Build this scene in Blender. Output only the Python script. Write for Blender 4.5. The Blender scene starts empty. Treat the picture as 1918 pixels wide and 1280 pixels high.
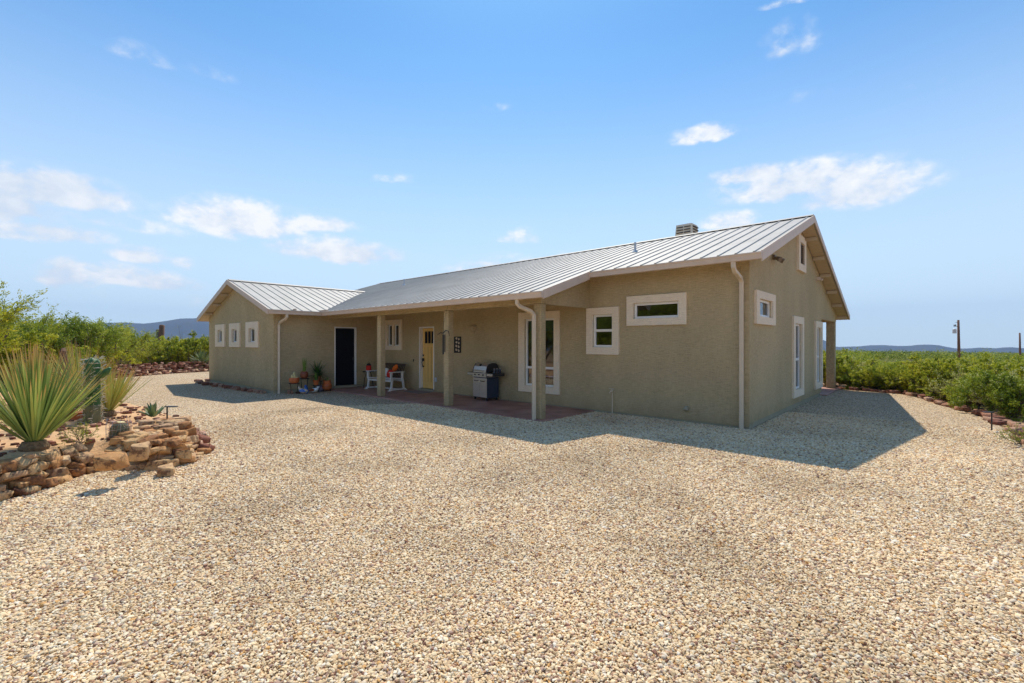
import bpy, bmesh, math, random
import numpy as np
from mathutils import Vector, noise
R=math.radians
scene=bpy.context.scene; COL=scene.collection
# ---------------------------------------------------------------- camera
CAM=np.array([2.5219,-9.3512,1.65]); YAW=R(42.3512); F=863.53; HY=641.78
FW=np.array([-math.sin(YAW),math.cos(YAW),0.0]); RT=np.array([math.cos(YAW),math.sin(YAW),0.0])
cd=bpy.data.cameras.new('camera'); cam=bpy.data.objects.new('camera',cd); COL.objects.link(cam); scene.camera=cam
cam.location=CAM; cam.rotation_euler=(R(90),0,YAW)
cd.sensor_width=36; cd.lens=36*F/1918; cd.shift_y=(HY-640)/1918; cd.clip_start=0.05; cd.clip_end=20000
# ---------------------------------------------------------------- sun, sky, exposure
SUN=Vector((-0.44,0.49,1.0)).normalized()
EL=math.asin(SUN.z); AZ=math.atan2(SUN.x,SUN.y)
sd=bpy.data.lights.new('sun','SUN'); sun=bpy.data.objects.new('sun',sd); COL.objects.link(sun)
sd.energy=3.2; sd.angle=R(0.53); sd.color=(1.0,0.93,0.82)
sun.rotation_euler=SUN.to_track_quat('Z','Y').to_euler()
scene.view_settings.view_transform='Standard'; scene.view_settings.look='None'
scene.view_settings.exposure=0.57; scene.view_settings.gamma=1
W=bpy.data.worlds.new('World'); scene.world=W; W.use_nodes=True
def build_world():
    nt=W.node_tree; N=nt.nodes; L=nt.links; N.clear()
    def M(op,a,b=None,c=None,clamp=False):
        n=N.new('ShaderNodeMath'); n.operation=op; n.use_clamp=clamp
        for i,v in enumerate((a,b,c)):
            if v is None: continue
            if isinstance(v,(int,float)): n.inputs[i].default_value=v
            else: L.new(v,n.inputs[i])
        return n.outputs[0]
    sky=N.new('ShaderNodeTexSky'); sky.sky_type='NISHITA'; sky.sun_disc=False
    sky.sun_elevation=EL; sky.sun_rotation=AZ; sky.altitude=1000; sky.air_density=1.0; sky.dust_density=0.6; sky.ozone_density=2.0
    tc=N.new('ShaderNodeTexCoord'); d=tc.outputs['Generated']
    def dot(v):
        n=N.new('ShaderNodeVectorMath'); n.operation='DOT_PRODUCT'; L.new(d,n.inputs[0]); n.inputs[1].default_value=v; return n.outputs['Value']
    az=M('ARCTAN2',dot(tuple(RT)),dot(tuple(FW)))
    sep=N.new('ShaderNodeSeparateXYZ'); L.new(d,sep.inputs[0]); el=M('ARCSINE',sep.outputs[2])
    # noise warp
    cx=N.new('ShaderNodeCombineXYZ'); L.new(M('MULTIPLY',az,1.0),cx.inputs[0]); L.new(M('MULTIPLY',el,1.45),cx.inputs[1])
    def noi(scale,det,rough=0.55,vec=cx.outputs[0]):
        n=N.new('ShaderNodeTexNoise'); n.inputs['Scale'].default_value=scale; n.inputs['Detail'].default_value=det; n.inputs['Roughness'].default_value=rough
        L.new(vec,n.inputs['Vector']); return n
    n1=noi(23,7,0.62); n2=noi(5,4)
    s1=N.new('ShaderNodeSeparateColor'); L.new(noi(9,3).outputs['Color'],s1.inputs[0])
    azw=M('MULTIPLY_ADD',M('SUBTRACT',s1.outputs[0],0.5),0.06,az); elw=M('MULTIPLY_ADD',M('SUBTRACT',s1.outputs[1],0.5),0.035,el)
    blobs=[(90,350,150,42,1),(-40,360,150,55,1),(60,432,150,24,.75),(130,517,52,32,.9),(262,520,100,24,.8),(258,478,50,22,.75),(250,415,110,26,.4),
      (455,405,120,42,1),(560,417,95,20,.9),(640,468,95,26,.95),(560,455,60,20,.6),(1500,338,140,38,.95),(1610,350,110,44,.95),(1410,325,70,20,.8),(1370,412,48,18,.8),
      (1318,250,58,19,.85),(1480,70,55,38,.35),(265,100,65,20,.33),(400,138,45,12,.25),(735,332,38,12,.35),(975,440,50,16,.5),(895,498,70,12,.5),(1470,5,45,8,.5),
      (345,490,30,14,.55),(935,197,30,10,.2),(1730,150,60,12,.14),(1520,175,50,22,.18),
      (1180,470,160,16,.35),(1000,485,120,14,.35),(430,560,300,30,.22)]
    best=None
    for (px,py,rx,ry,st) in blobs:
        a=math.atan((px-959)/F); e=math.atan((HY-py)/F*math.cos(a)); ra=rx/F*math.cos(a)**2; re=ry/F*math.cos(a)
        dx=M('DIVIDE',M('SUBTRACT',azw,a),ra); dy=M('DIVIDE',M('SUBTRACT',elw,e-re*.35),re)
        dy=M('MULTIPLY',dy,M('MULTIPLY_ADD',M('LESS_THAN',dy,0.0),1.3,1.0))
        r=M('SQRT',M('ADD',M('MULTIPLY',dx,dx),M('MULTIPLY',dy,dy)))
        v=M('MULTIPLY',M('SUBTRACT',1.55,r,clamp=True),st)
        best=v if best is None else M('MAXIMUM',best,v)
    # clouds elsewhere (outside the photographed sector)
    vm=N.new('ShaderNodeVectorMath'); vm.operation='MULTIPLY'; L.new(d,vm.inputs[0]); vm.inputs[1].default_value=(1,1,2.6)
    bk=noi(2.6,6,vec=vm.outputs[0]); back=M('MULTIPLY',M('SUBTRACT',bk.outputs[0],0.56),5.0,clamp=True)
    back=M('MULTIPLY',back,M('GREATER_THAN',M('ABSOLUTE',az),1.0)); back=M('MULTIPLY',back,M('LESS_THAN',el,0.9))
    best=M('MAXIMUM',best,M('MULTIPLY',back,0.9))
    fld=M('MULTIPLY_ADD',M('MULTIPLY',M('SUBTRACT',n1.outputs[0],0.5),2.6),M('MULTIPLY',M('ADD',best,0.0),2.2,clamp=True),M('MULTIPLY',best,1.2))
    mr=N.new('ShaderNodeMapRange'); mr.interpolation_type='SMOOTHSTEP'; L.new(fld,mr.inputs[0]); mr.inputs[1].default_value=0.08; mr.inputs[2].default_value=1.15
    mr.inputs[3].default_value=0; mr.inputs[4].default_value=0.93
    gam=N.new('ShaderNodeHueSaturation'); L.new(sky.outputs[0],gam.inputs['Color']); gam.inputs['Saturation'].default_value=SKYSAT; gam.inputs['Value'].default_value=SKYVAL; gam.inputs['Hue'].default_value=SKYHUE
    # pale band towards the horizon
    tn=N.new('ShaderNodeMix'); tn.data_type='RGBA'; tn.blend_type='MULTIPLY'; tn.inputs[0].default_value=1; L.new(gam.outputs[0],tn.inputs[6]); tn.inputs[7].default_value=TINT
    hz=N.new('ShaderNodeMapRange'); hz.interpolation_type='SMOOTHSTEP'; L.new(el,hz.inputs[0]); hz.inputs[1].default_value=-0.02; hz.inputs[2].default_value=0.62; hz.inputs[3].default_value=0.9; hz.inputs[4].default_value=0.0
    m0=N.new('ShaderNodeMix'); m0.data_type='RGBA'; L.new(hz.outputs[0],m0.inputs[0]); L.new(tn.outputs[2],m0.inputs[6]); m0.inputs[7].default_value=HZCOL
    cc=N.new('ShaderNodeMix'); cc.data_type='RGBA'; L.new(M('MULTIPLY_ADD',M('MULTIPLY',n1.outputs[0],n2.outputs[0]),5.0,-0.75,clamp=True),cc.inputs[0]); cc.inputs[6].default_value=CLLO; cc.inputs[7].default_value=CLHI
    mx=N.new('ShaderNodeMix'); mx.data_type='RGBA'; L.new(mr.outputs[0],mx.inputs[0]); L.new(m0.outputs[2],mx.inputs[6]); L.new(cc.outputs[2],mx.inputs[7])
    bg=N.new('ShaderNodeBackground'); bg.inputs[1].default_value=0.12; L.new(mx.outputs[2],bg.inputs[0])
    out=N.new('ShaderNodeOutputWorld'); L.new(bg.outputs[0],out.inputs[0])
TINT=(.46,.77,.90,1); SKYSAT=1.0; SKYVAL=1.15; SKYHUE=0.5
HZCOL=(4.5,5.25,5.85,1); CLLO=(4.1,4.6,5.3,1); CLHI=(6.1,6.1,6.1,1)
build_world()
# ---------------------------------------------------------------- helpers
def ray(px,py): return FW+(px-959)/F*RT+np.array([0,0,(HY-py)/F])
def onplane(ax,v,px,py):
    r=ray(px,py); k=(v-CAM[ax])/r[ax]; return CAM+k*r
def at(px,dep,z=0.0):
    p=CAM+dep*(FW+(px-959)/F*RT); return (float(p[0]),float(p[1]),z)
def ground(px,py,z=0.0):
    p=onplane(2,z,px,py); return (float(p[0]),float(p[1]),z)
def sm(a,b,x):
    t=np.clip((x-a)/(b-a),0,1); return t*t*(3-2*t)
def terr(x,y):
    r=np.sqrt((np.asarray(x)+11)**2+(np.asarray(y)+2)**2)
    h=-0.030*np.clip(r-20,0,90)-0.0172*np.clip(r-110,0,1e5)
    und=0.9*np.sin(np.asarray(x)*.021+1.3)*np.cos(np.asarray(y)*.017)+.5*np.sin(np.asarray(x)*.05)*np.sin(np.asarray(y)*.043+2)
    return h+und*sm(60,250,r)
class MB:
    def __init__(s): s.v=[]; s.f=[]; s.a=[]; s.m=[]
    def add(s,vs,fs,a=(0,0),mi=0):
        o=len(s.v); s.v+= [tuple(map(float,v)) for v in vs]; s.f+=[tuple(i+o for i in f) for f in fs]; s.m+=[mi]*len(fs)
        if isinstance(a,list): s.a+=a
        else: s.a+=[a]*len(vs)
        return s
    def box(s,x0,x1,y0,y1,z0,z1,mi=0):
        return s.add([(x0,y0,z0),(x1,y0,z0),(x1,y1,z0),(x0,y1,z0),(x0,y0,z1),(x1,y0,z1),(x1,y1,z1),(x0,y1,z1)],
          [(0,3,2,1),(4,5,6,7),(0,1,5,4),(1,2,6,5),(2,3,7,6),(3,0,4,7)],mi=mi)
    def prism(s,pts,off,mi=0):
        n=len(pts); off=np.array(off); P=[np.array(p,float) for p in pts]
        return s.add(P+[p+off for p in P],[tuple(range(n))[::-1],tuple(range(n,2*n))]+[(i,(i+1)%n,(i+1)%n+n,i+n) for i in range(n)],mi=mi)
    def tube(s,pts,rad,n=8,cap=True,a=(0,0),mi=0,flat=1.0):
        P=[np.array(p,float) for p in pts]; k=len(P)
        if not hasattr(rad,'__len__'): rad=[rad]*k
        vs=[];prev=None
        for i in range(k):
            t=P[min(i+1,k-1)]-P[max(i-1,0)]; t=t/(np.linalg.norm(t)+1e-9)
            if prev is None:
                u=np.cross(t,(0,0,1)) if abs(t[2])<.95 else np.cross(t,(0,1,0))
            else: u=prev-t*np.dot(prev,t)
            u=u/(np.linalg.norm(u)+1e-9); w=np.cross(t,u); prev=u
            for j in range(n):
                an=2*math.pi*(j+.5)/n; vs.append(P[i]+rad[i]*(u*math.cos(an)+flat*w*math.sin(an)))
        fs=[(i*n+j,i*n+(j+1)%n,(i+1)*n+(j+1)%n,(i+1)*n+j) for i in range(k-1) for j in range(n)]
        if cap: fs+=[tuple(range(n))[::-1],tuple((k-1)*n+j for j in range(n))]
        return s.add(vs,fs,a,mi=mi)
    def cyl(s,x,y,z0,z1,r,r2=None,n=16,mi=0): return s.tube([(x,y,z0),(x,y,z1)],[r,r if r2 is None else r2],n,mi=mi)
    def lathe(s,prof,n=24,c=(0,0,0),mi=0):
        vs=[(c[0]+r*math.cos(2*math.pi*j/n),c[1]+r*math.sin(2*math.pi*j/n),c[2]+z) for r,z in prof for j in range(n)]
        fs=[(i*n+j,i*n+(j+1)%n,(i+1)*n+(j+1)%n,(i+1)*n+j) for i in range(len(prof)-1) for j in range(n)]
        fs+=[tuple(range(n))[::-1],tuple((len(prof)-1)*n+j for j in range(n))]
        return s.add(vs,fs,mi=mi)
    def build(s,name,mat,parent=None,smooth=False,bevel=0,loc=None):
        me=bpy.data.meshes.new(name); me.from_pydata(s.v,[],s.f); me.update()
        for m in (mat if isinstance(mat,(list,tuple)) else [mat]): me.materials.append(m)
        if any(s.m): me.polygons.foreach_set('material_index',s.m)
        if smooth: me.polygons.foreach_set('use_smooth',[True]*len(me.polygons))
        if any(x!=(0,0) for x in s.a[:50]) or any(x!=(0,0) for x in s.a[-50:]):
            for k,nm in enumerate(('ta','tb')):
                at_=me.attributes.new(nm,'FLOAT','POINT'); at_.data.foreach_set('value',[float(x[k]) for x in s.a])
        o=bpy.data.objects.new(name,me); COL.objects.link(o)
        if parent: o.parent=parent
        if loc: o.location=loc
        if bevel:
            b=o.modifiers.new('bevel','BEVEL'); b.width=bevel; b.segments=2; b.limit_method='ANGLE'; b.angle_limit=R(40); 
        return o
def mesh_np(name,V,Fc,mat,parent=None,attrs=None,smooth=False):
    V=np.asarray(V,np.float32); Fc=np.asarray(Fc,np.int32); me=bpy.data.meshes.new(name); k=Fc.shape[1]
    me.vertices.add(len(V)); me.vertices.foreach_set('co',V.ravel())
    me.loops.add(Fc.size); me.loops.foreach_set('vertex_index',Fc.ravel())
    me.polygons.add(len(Fc)); me.polygons.foreach_set('loop_start',np.arange(0,Fc.size,k,dtype=np.int32)); me.polygons.foreach_set('loop_total',np.full(len(Fc),k,np.int32))
    if smooth: me.polygons.foreach_set('use_smooth',np.ones(len(Fc),bool))
    me.update(calc_edges=True)
    if attrs:
        for nm,vals in attrs.items():
            a=me.attributes.new(nm,'FLOAT','POINT'); a.data.foreach_set('value',np.asarray(vals,np.float32))
    me.materials.append(mat); o=bpy.data.objects.new(name,me); COL.objects.link(o)
    if parent: o.parent=parent
    return o
def tag(o,label=None,cat=None,group=None,kind=None):
    if label: o['label']=label
    if cat: o['category']=cat
    if group: o['group']=group
    if kind: o['kind']=kind
    return o
def thing(name,label,cat,loc=(0,0,0),rz=0,group=None):
    o=bpy.data.objects.new(name,None); o.empty_display_size=.2; COL.objects.link(o); o.location=loc; o.rotation_euler=(0,0,rz)
    return tag(o,label,cat,group)
def copy_tree(o,parent=None):
    c=o.copy(); COL.objects.link(c); c.parent=parent
    for ch in list(o.children): copy_tree(ch,c)
    return c
# ---------------------------------------------------------------- materials
def newmat(name):
    m=bpy.data.materials.new(name); m.use_nodes=True; nt=m.node_tree; return m,nt,nt.nodes['Principled BSDF'],nt.nodes,nt.links
def mk(name,c1,c2=None,scale=5,rough=.7,bump=0,bscale=40,metal=0,stretch=(1,1,1),spec=.5,bdist=.01,detail=6,contrast=.5):
    m,nt,b,N,L=newmat(name); b.inputs['Roughness'].default_value=rough; b.inputs['Metallic'].default_value=metal; b.inputs['Specular IOR Level'].default_value=spec
    b.inputs['Base Color'].default_value=(*c1,1)
    tc=N.new('ShaderNodeTexCoord'); mp=N.new('ShaderNodeMapping'); mp.inputs['Scale'].default_value=stretch; L.new(tc.outputs['Object'],mp.inputs[0])
    if c2:
        n=N.new('ShaderNodeTexNoise'); n.inputs['Scale'].default_value=scale; n.inputs['Detail'].default_value=detail; L.new(mp.outputs[0],n.inputs['Vector'])
        r=N.new('ShaderNodeValToRGB'); r.color_ramp.elements[0].position=.5-contrast*.4; r.color_ramp.elements[1].position=.5+contrast*.4
        r.color_ramp.elements[0].color=(*c1,1); r.color_ramp.elements[1].color=(*c2,1); L.new(n.outputs[0],r.inputs[0]); L.new(r.outputs[0],b.inputs['Base Color'])
    if bump:
        n=N.new('ShaderNodeTexNoise'); n.inputs['Scale'].default_value=bscale; n.inputs['Detail'].default_value=5; L.new(mp.outputs[0],n.inputs['Vector'])
        bp=N.new('ShaderNodeBump'); bp.inputs['Strength'].default_value=bump; bp.inputs['Distance'].default_value=bdist; L.new(n.outputs[0],bp.inputs['Height']); L.new(bp.outputs[0],b.inputs['Normal'])
    return m
def ramp(N,stops,interp='LINEAR'):
    r=N.new('ShaderNodeValToRGB'); cr=r.color_ramp; cr.interpolation=interp
    while len(cr.elements)>1: cr.elements.remove(cr.elements[-1])
    cr.elements[0].position=stops[0][0]; cr.elements[0].color=(*stops[0][1],1)
    for p,c in stops[1:]:
        e=cr.elements.new(p); e.color=(*c,1)
    return r
def stucco(name,base,mode='h',lo=.70,hi=1.2):
    m,nt,b,N,L=newmat(name); b.inputs['Roughness'].default_value=.92; b.inputs['Specular IOR Level'].default_value=.15
    tc=N.new('ShaderNodeTexCoord')
    def nz(scale,st,det=5,rough=.6):
        mp=N.new('ShaderNodeMapping'); mp.inputs['Scale'].default_value=st; L.new(tc.outputs['Object'],mp.inputs[0])
        n=N.new('ShaderNodeTexNoise'); n.inputs['Scale'].default_value=scale; n.inputs['Detail'].default_value=det; n.inputs['Roughness'].default_value=rough; L.new(mp.outputs[0],n.inputs['Vector']); return n.outputs[0]
    big=nz(.9,(1,1,.45),4); fine=nz(55,(1,1,1),4); hor=nz(30,(.22,.22,2.2),4); ver=nz(22,(1.8,1.8,.3),4)
    def M(op,a,bb,c=None):
        n=N.new('ShaderNodeMath'); n.operation=op
        for i,v in enumerate((a,bb,c)):
            if v is None: continue
            if isinstance(v,(int,float)): n.inputs[i].default_value=v
            else: L.new(v,n.inputs[i])
        return n.outputs[0]
    if mode=='h': hgt=M('MULTIPLY_ADD',hor,1.0,M('MULTIPLY_ADD',ver,.5,M('MULTIPLY',fine,.55)))
    else: hgt=M('MULTIPLY_ADD',nz(24,(1,1,.8),4),1.2,M('MULTIPLY_ADD',ver,.6,M('MULTIPLY',fine,.5)))
    r=ramp(N,[(.39,tuple(c*lo for c in base)),(.46,tuple(c*(lo+1.6)/2.6 for c in base)),(.52,base),(.62,tuple(min(1,c*hi) for c in base))])
    mixv=M('MULTIPLY_ADD',big,.26,M('MULTIPLY',hgt,.36)); L.new(mixv,r.inputs[0])  # relief shading put into the colour: trowel hollows darker, ridges lighter
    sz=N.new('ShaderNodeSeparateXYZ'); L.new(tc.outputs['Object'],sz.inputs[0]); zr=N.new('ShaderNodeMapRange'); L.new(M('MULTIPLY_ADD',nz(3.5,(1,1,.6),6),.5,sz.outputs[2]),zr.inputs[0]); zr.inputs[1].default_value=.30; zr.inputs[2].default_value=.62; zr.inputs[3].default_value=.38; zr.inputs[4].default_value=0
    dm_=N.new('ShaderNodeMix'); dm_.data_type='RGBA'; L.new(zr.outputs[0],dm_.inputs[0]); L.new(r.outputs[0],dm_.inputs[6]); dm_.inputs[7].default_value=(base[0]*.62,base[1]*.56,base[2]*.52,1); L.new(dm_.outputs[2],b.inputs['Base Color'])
    bp=N.new('ShaderNodeBump'); bp.inputs['Strength'].default_value=1; bp.inputs['Distance'].default_value=.022 if mode=='h' else .035
    L.new(hgt,bp.inputs['Height']); L.new(bp.outputs[0],b.inputs['Normal']); return m
WB=(.55,.435,.255)
M_st=stucco('stucco_olive_tan',WB,'h'); M_stg=stucco('stucco_coarse',(.54,.43,.25),'v')
M_trim=stucco('stucco_trim_cream',(.97,.82,.62),'h',.88,1.05)
M_fnd=mk('painted_foundation',(.34,.30,.2),(.40,.35,.24),3,.9,.3,60)
M_fascia=mk('fascia_tan',(.62,.48,.37),(.68,.54,.42),6,.55,.1,30)
M_soffit=mk('soffit_tan',(.50,.40,.26),(.58,.46,.31),4,.8,.1,30,stretch=(1,4,1))
M_roof=mk('roof_galvalume',(.31,.295,.265),(.40,.38,.345),1.6,.6,.05,3,metal=.12,spec=.5)
M_gut=mk('gutter_tan',(.62,.51,.37),(.68,.56,.41),6,.45)
M_vinyl=mk('vinyl_white',(.86,.84,.80),(.90,.88,.84),4,.4)
M_dark=mk('dark_interior',(.02,.02,.022),None,rough=.9)
M_black=mk('black_metal',(.018,.018,.02),(.03,.03,.032),20,.45,.1,80,spec=.4)
M_screen=mk('black_screen_mesh',(.006,.007,.010),(.012,.013,.018),30,.7,.2,300,spec=.15)
M_door=mk('fir_door',(.80,.48,.14),(.90,.60,.20),9,.5,.15,40,stretch=(6,6,.7))
M_slab=mk('stained_patio_concrete',(.28,.12,.09),(.52,.29,.22),2.2,.55,.15,30,contrast=.6,detail=8)
M_steel=mk('brushed_steel',(.55,.53,.50),(.66,.63,.59),8,.35,.1,60,metal=.75,stretch=(.5,.5,6))
M_grillp=mk('grill_side_paint',(.022,.035,.06),(.03,.045,.075),8,.4)
M_terra=mk('terracotta',(.52,.115,.025),(.66,.17,.045),9,.5,.2,40)
M_brown=mk('brown_glazed_pot',(.20,.05,.02),(.34,.10,.04),9,.3,.1,40)
M_soil=mk('potting_soil',(.04,.028,.018),(.07,.05,.03),40,.95,.6,60)
M_white=mk('white_paint_wood',(.70,.68,.63),(.80,.78,.74),12,.6,.1,50)
M_slat=mk('dark_slat_wood',(.05,.035,.026),(.12,.075,.045),10,.6,.1,40)
M_red=mk('red_cushion',(.55,.02,.012),(.7,.04,.02),14,.85,.2,60)
M_orange=mk('orange_cushion',(.75,.13,.01),(.85,.2,.02),14,.85,.2,60)
M_mat=mk('grey_door_mat',(.16,.13,.12),(.36,.31,.29),60,.95,.6,200)
M_brz=mk('bronze_fitting',(.16,.12,.08),(.22,.17,.12),10,.5)
M_cream=mk('cream_ceramic',(.66,.5,.34),(.8,.66,.5),12,.45)
M_blue=mk('blue_glaze',(.03,.12,.42),(.08,.24,.62),6,.25)
M_whitec=mk('white_ceramic',(.72,.72,.7),(.82,.82,.8),8,.35)
M_purp=mk('dusky_purple_stone',(.15,.11,.15),(.24,.19,.23),10,.8,.3,30)
M_wood=mk('weathered_pole',(.12,.055,.035),(.24,.13,.08),10,.9,.4,30,stretch=(5,5,.4))
M_grey=mk('grey_transformer',(.5,.52,.54),(.6,.62,.64),6,.5)
M_rust=mk('rusty_metal',(.12,.03,.015),(.26,.075,.03),12,.9,.5,40)
M_bark=mk('desert_bark',(.10,.075,.055),(.20,.155,.12),20,.9,.5,60,stretch=(3,3,.6))
M_wire=mk('galvanised_wire',(.4,.4,.42),None,rough=.4,metal=.6)
M_yel=mk('yellow_cactus_graft',(.62,.5,.2),(.75,.62,.3),14,.6,.4,60)
M_duff=mk('dry_leaf_thatch',(.13,.075,.035),(.3,.19,.09),40,.95,.8,60)
def rockmat(name,cols,bs=9):
    m,nt,b,N,L=newmat(name); b.inputs['Roughness'].default_value=.88; b.inputs['Specular IOR Level'].default_value=.25
    at_=N.new('ShaderNodeAttribute'); at_.attribute_name='tb'
    r=ramp(N,[(i/max(1,len(cols)-1),c) for i,c in enumerate(cols)]); 
    tc=N.new('ShaderNodeTexCoord'); n=N.new('ShaderNodeTexNoise'); n.inputs['Scale'].default_value=bs; n.inputs['Detail'].default_value=9; n.inputs['Roughness'].default_value=.65; L.new(tc.outputs['Object'],n.inputs['Vector'])
    ma=N.new('ShaderNodeMath'); ma.operation='MULTIPLY_ADD'; L.new(n.outputs[0],ma.inputs[0]); ma.inputs[1].default_value=.7
    m2=N.new('ShaderNodeMath'); m2.operation='MULTIPLY_ADD'; L.new(at_.outputs['Fac'],m2.inputs[0]); m2.inputs[1].default_value=.9; m2.inputs[2].default_value=-.3; L.new(m2.outputs[0],ma.inputs[2])
    L.new(ma.outputs[0],r.inputs[0])
    # dark varnish blotches
    n2=N.new('ShaderNodeTexNoise'); n2.inputs['Scale'].default_value=bs*1.8; n2.inputs['Detail'].default_value=8; n2.inputs['Roughness'].default_value=.7; L.new(tc.outputs['Object'],n2.inputs['Vector'])
    mr=N.new('ShaderNodeMapRange'); L.new(n2.outputs[0],mr.inputs[0]); mr.inputs[1].default_value=.51; mr.inputs[2].default_value=.62; mr.inputs[4].default_value=.82
    mx=N.new('ShaderNodeMix'); mx.data_type='RGBA'; L.new(mr.outputs[0],mx.inputs[0]); L.new(r.outputs[0],mx.inputs[6]); mx.inputs[7].default_value=(.10,.05,.032,1); L.new(mx.outputs[2],b.inputs['Base Color'])
    bp=N.new('ShaderNodeBump'); bp.inputs['Strength'].default_value=.9; bp.inputs['Distance'].default_value=.03; L.new(n2.outputs[0],bp.inputs['Height']); L.new(bp.outputs[0],b.inputs['Normal']); return m
M_rock=rockmat('sandstone_rock',[(.12,.05,.03),(.42,.19,.07),(.62,.33,.13),(.68,.44,.21),(.46,.27,.15),(.78,.55,.31)],7)
M_rockr=rockmat('red_brown_rock',[(.11,.045,.03),(.24,.09,.055),(.36,.16,.10),(.46,.26,.17),(.56,.38,.27)],5)
def leafmat(name,cols,tip=None,transl=.35,rough=.55):
    m,nt,b,N,L=newmat(name); b.inputs['Roughness'].default_value=rough; b.inputs['Specular IOR Level'].default_value=.3
    a=N.new('ShaderNodeAttribute'); a.attribute_name='tb'; oi=N.new('ShaderNodeObjectInfo')
    ma=N.new('ShaderNodeMath'); ma.operation='MULTIPLY_ADD'; L.new(oi.outputs['Random'],ma.inputs[0]); ma.inputs[1].default_value=.45; 
    m2=N.new('ShaderNodeMath'); m2.operation='MULTIPLY_ADD'; L.new(a.outputs['Fac'],m2.inputs[0]); m2.inputs[1].default_value=.72; m2.inputs[2].default_value=-.02; L.new(m2.outputs[0],ma.inputs[2])
    r=ramp(N,[(i/max(1,len(cols)-1),c) for i,c in enumerate(cols)]); L.new(ma.outputs[0],r.inputs[0]); col=r.outputs[0]
    if tip:
        ta=N.new('ShaderNodeAttribute'); ta.attribute_name='ta'; mr=N.new('ShaderNodeMapRange'); L.new(ta.outputs['Fac'],mr.inputs[0]); mr.inputs[1].default_value=tip[0]; mr.inputs[2].default_value=tip[1]
        mx=N.new('ShaderNodeMix'); mx.data_type='RGBA'; L.new(mr.outputs[0],mx.inputs[0]); L.new(col,mx.inputs[6]); mx.inputs[7].default_value=(*tip[2],1); col=mx.outputs[2]
    L.new(col,b.inputs['Base Color'])
    if transl:
        tr=N.new('ShaderNodeBsdfTranslucent'); L.new(col,tr.inputs[0]); ms=N.new('ShaderNodeMixShader'); ms.inputs[0].default_value=transl
        L.new(b.outputs[0],ms.inputs[1]); L.new(tr.outputs[0],ms.inputs[2]); L.new(ms.outputs[0],N['Material Output'].inputs[0])
    return m
M_lfA=leafmat('creosote_leaf',[(.06,.09,.012),(.24,.30,.02),(.44,.48,.03),(.62,.58,.05)],(.8,1.0,(.64,.58,.06)),.33)
M_lfB=leafmat('mesquite_leaf',[(.05,.085,.012),(.20,.27,.02),(.38,.43,.04),(.56,.56,.08)],None,.33)
M_lfC=leafmat('flowering_leaf',[(0.088,0.125,0.025),(0.250,0.300,0.050),(0.525,0.500,0.125),(0.620,0.620,0.275)],(.6,1.0,(0.620,0.620,0.312)))
M_lfD=leafmat('grey_green_leaf',[(0.117,0.130,0.058),(0.221,0.247,0.104),(0.351,0.364,0.169),(0.442,0.416,0.221)])
M_blade=leafmat('sotol_blade',[(.13,.21,.05),(.30,.39,.10),(.48,.53,.13),(.66,.58,.13)],(.78,.97,(.64,.34,.12)),.2,.45)
M_bladeE=leafmat('yellow_blade',[(.20,.27,.06),(.38,.44,.10),(.54,.54,.14),(.62,.50,.14)],(.72,.95,(.5,.22,.09)),.15,.45)
M_agave=leafmat('agave_leaf',[(.06,.13,.05),(.13,.2,.09),(.24,.30,.12),(.4,.42,.16)],(.88,1.0,(.1,.04,.02)),.1,.5)
M_pot1=leafmat('grass_blade_green',[(.10,.20,.03),(.2,.3,.05),(.3,.36,.08)],None,.2)
M_pot2=leafmat('dark_strap_leaf',[(.012,.04,.012),(.03,.08,.02),(.08,.17,.03)],None,.2)
M_cact=mk('cactus_green',(.022,.09,.022),(.06,.16,.04),9,.55,.2,30)
M_cactl=mk('cactus_base_grey_green',(.13,.15,.08),(.22,.22,.12),14,.7,.3,40)
M_spine=mk('pale_spine',(.72,.66,.5),None,rough=.6)
M_spiner=mk('reddish_spine',(.40,.17,.12),(.55,.3,.2),20,.6)
def glass():
    m,nt,b,N,L=newmat('window_glass'); g=N.new('ShaderNodeBsdfGlossy'); g.inputs['Roughness'].default_value=.01; g.inputs['Color'].default_value=(.9,.95,1,1)
    t=N.new('ShaderNodeBsdfTransparent'); t.inputs[0].default_value=(.45,.5,.5,1); fr=N.new('ShaderNodeFresnel'); fr.inputs['IOR'].default_value=1.75
    ma=N.new('ShaderNodeMath'); ma.operation='MULTIPLY_ADD'; ma.use_clamp=True; L.new(fr.outputs[0],ma.inputs[0]); ma.inputs[1].default_value=.95; ma.inputs[2].default_value=.04
    ms=N.new('ShaderNodeMixShader'); L.new(ma.outputs[0],ms.inputs[0]); L.new(t.outputs[0],ms.inputs[1]); L.new(g.outputs[0],ms.inputs[2]); L.new(ms.outputs[0],N['Material Output'].inputs[0]); return m
M_glass=glass()
M_blind=mk('green_grey_blind',(.22,.30,.20),(.27,.35,.25),6,.8)
M_curt=mk('pale_blind_slats',(.45,.46,.42),None,rough=.8)
PAL=[(0, (0.808, 0.631, 0.39)), (0.15, (0.687, 0.489, 0.268)), (0.3, (0.868, 0.728, 0.502)), (0.43, (0.525, 0.316, 0.19)), (0.5, (0.767, 0.555, 0.321)), (0.64, (0.445, 0.296, 0.217)), (0.69, (0.707, 0.574, 0.416)), (0.8, (0.646, 0.363, 0.131)), (0.83, (0.848, 0.651, 0.398)), (0.93, (0.272, 0.134, 0.086)), (0.955, (0.848, 0.755, 0.597))]
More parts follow.
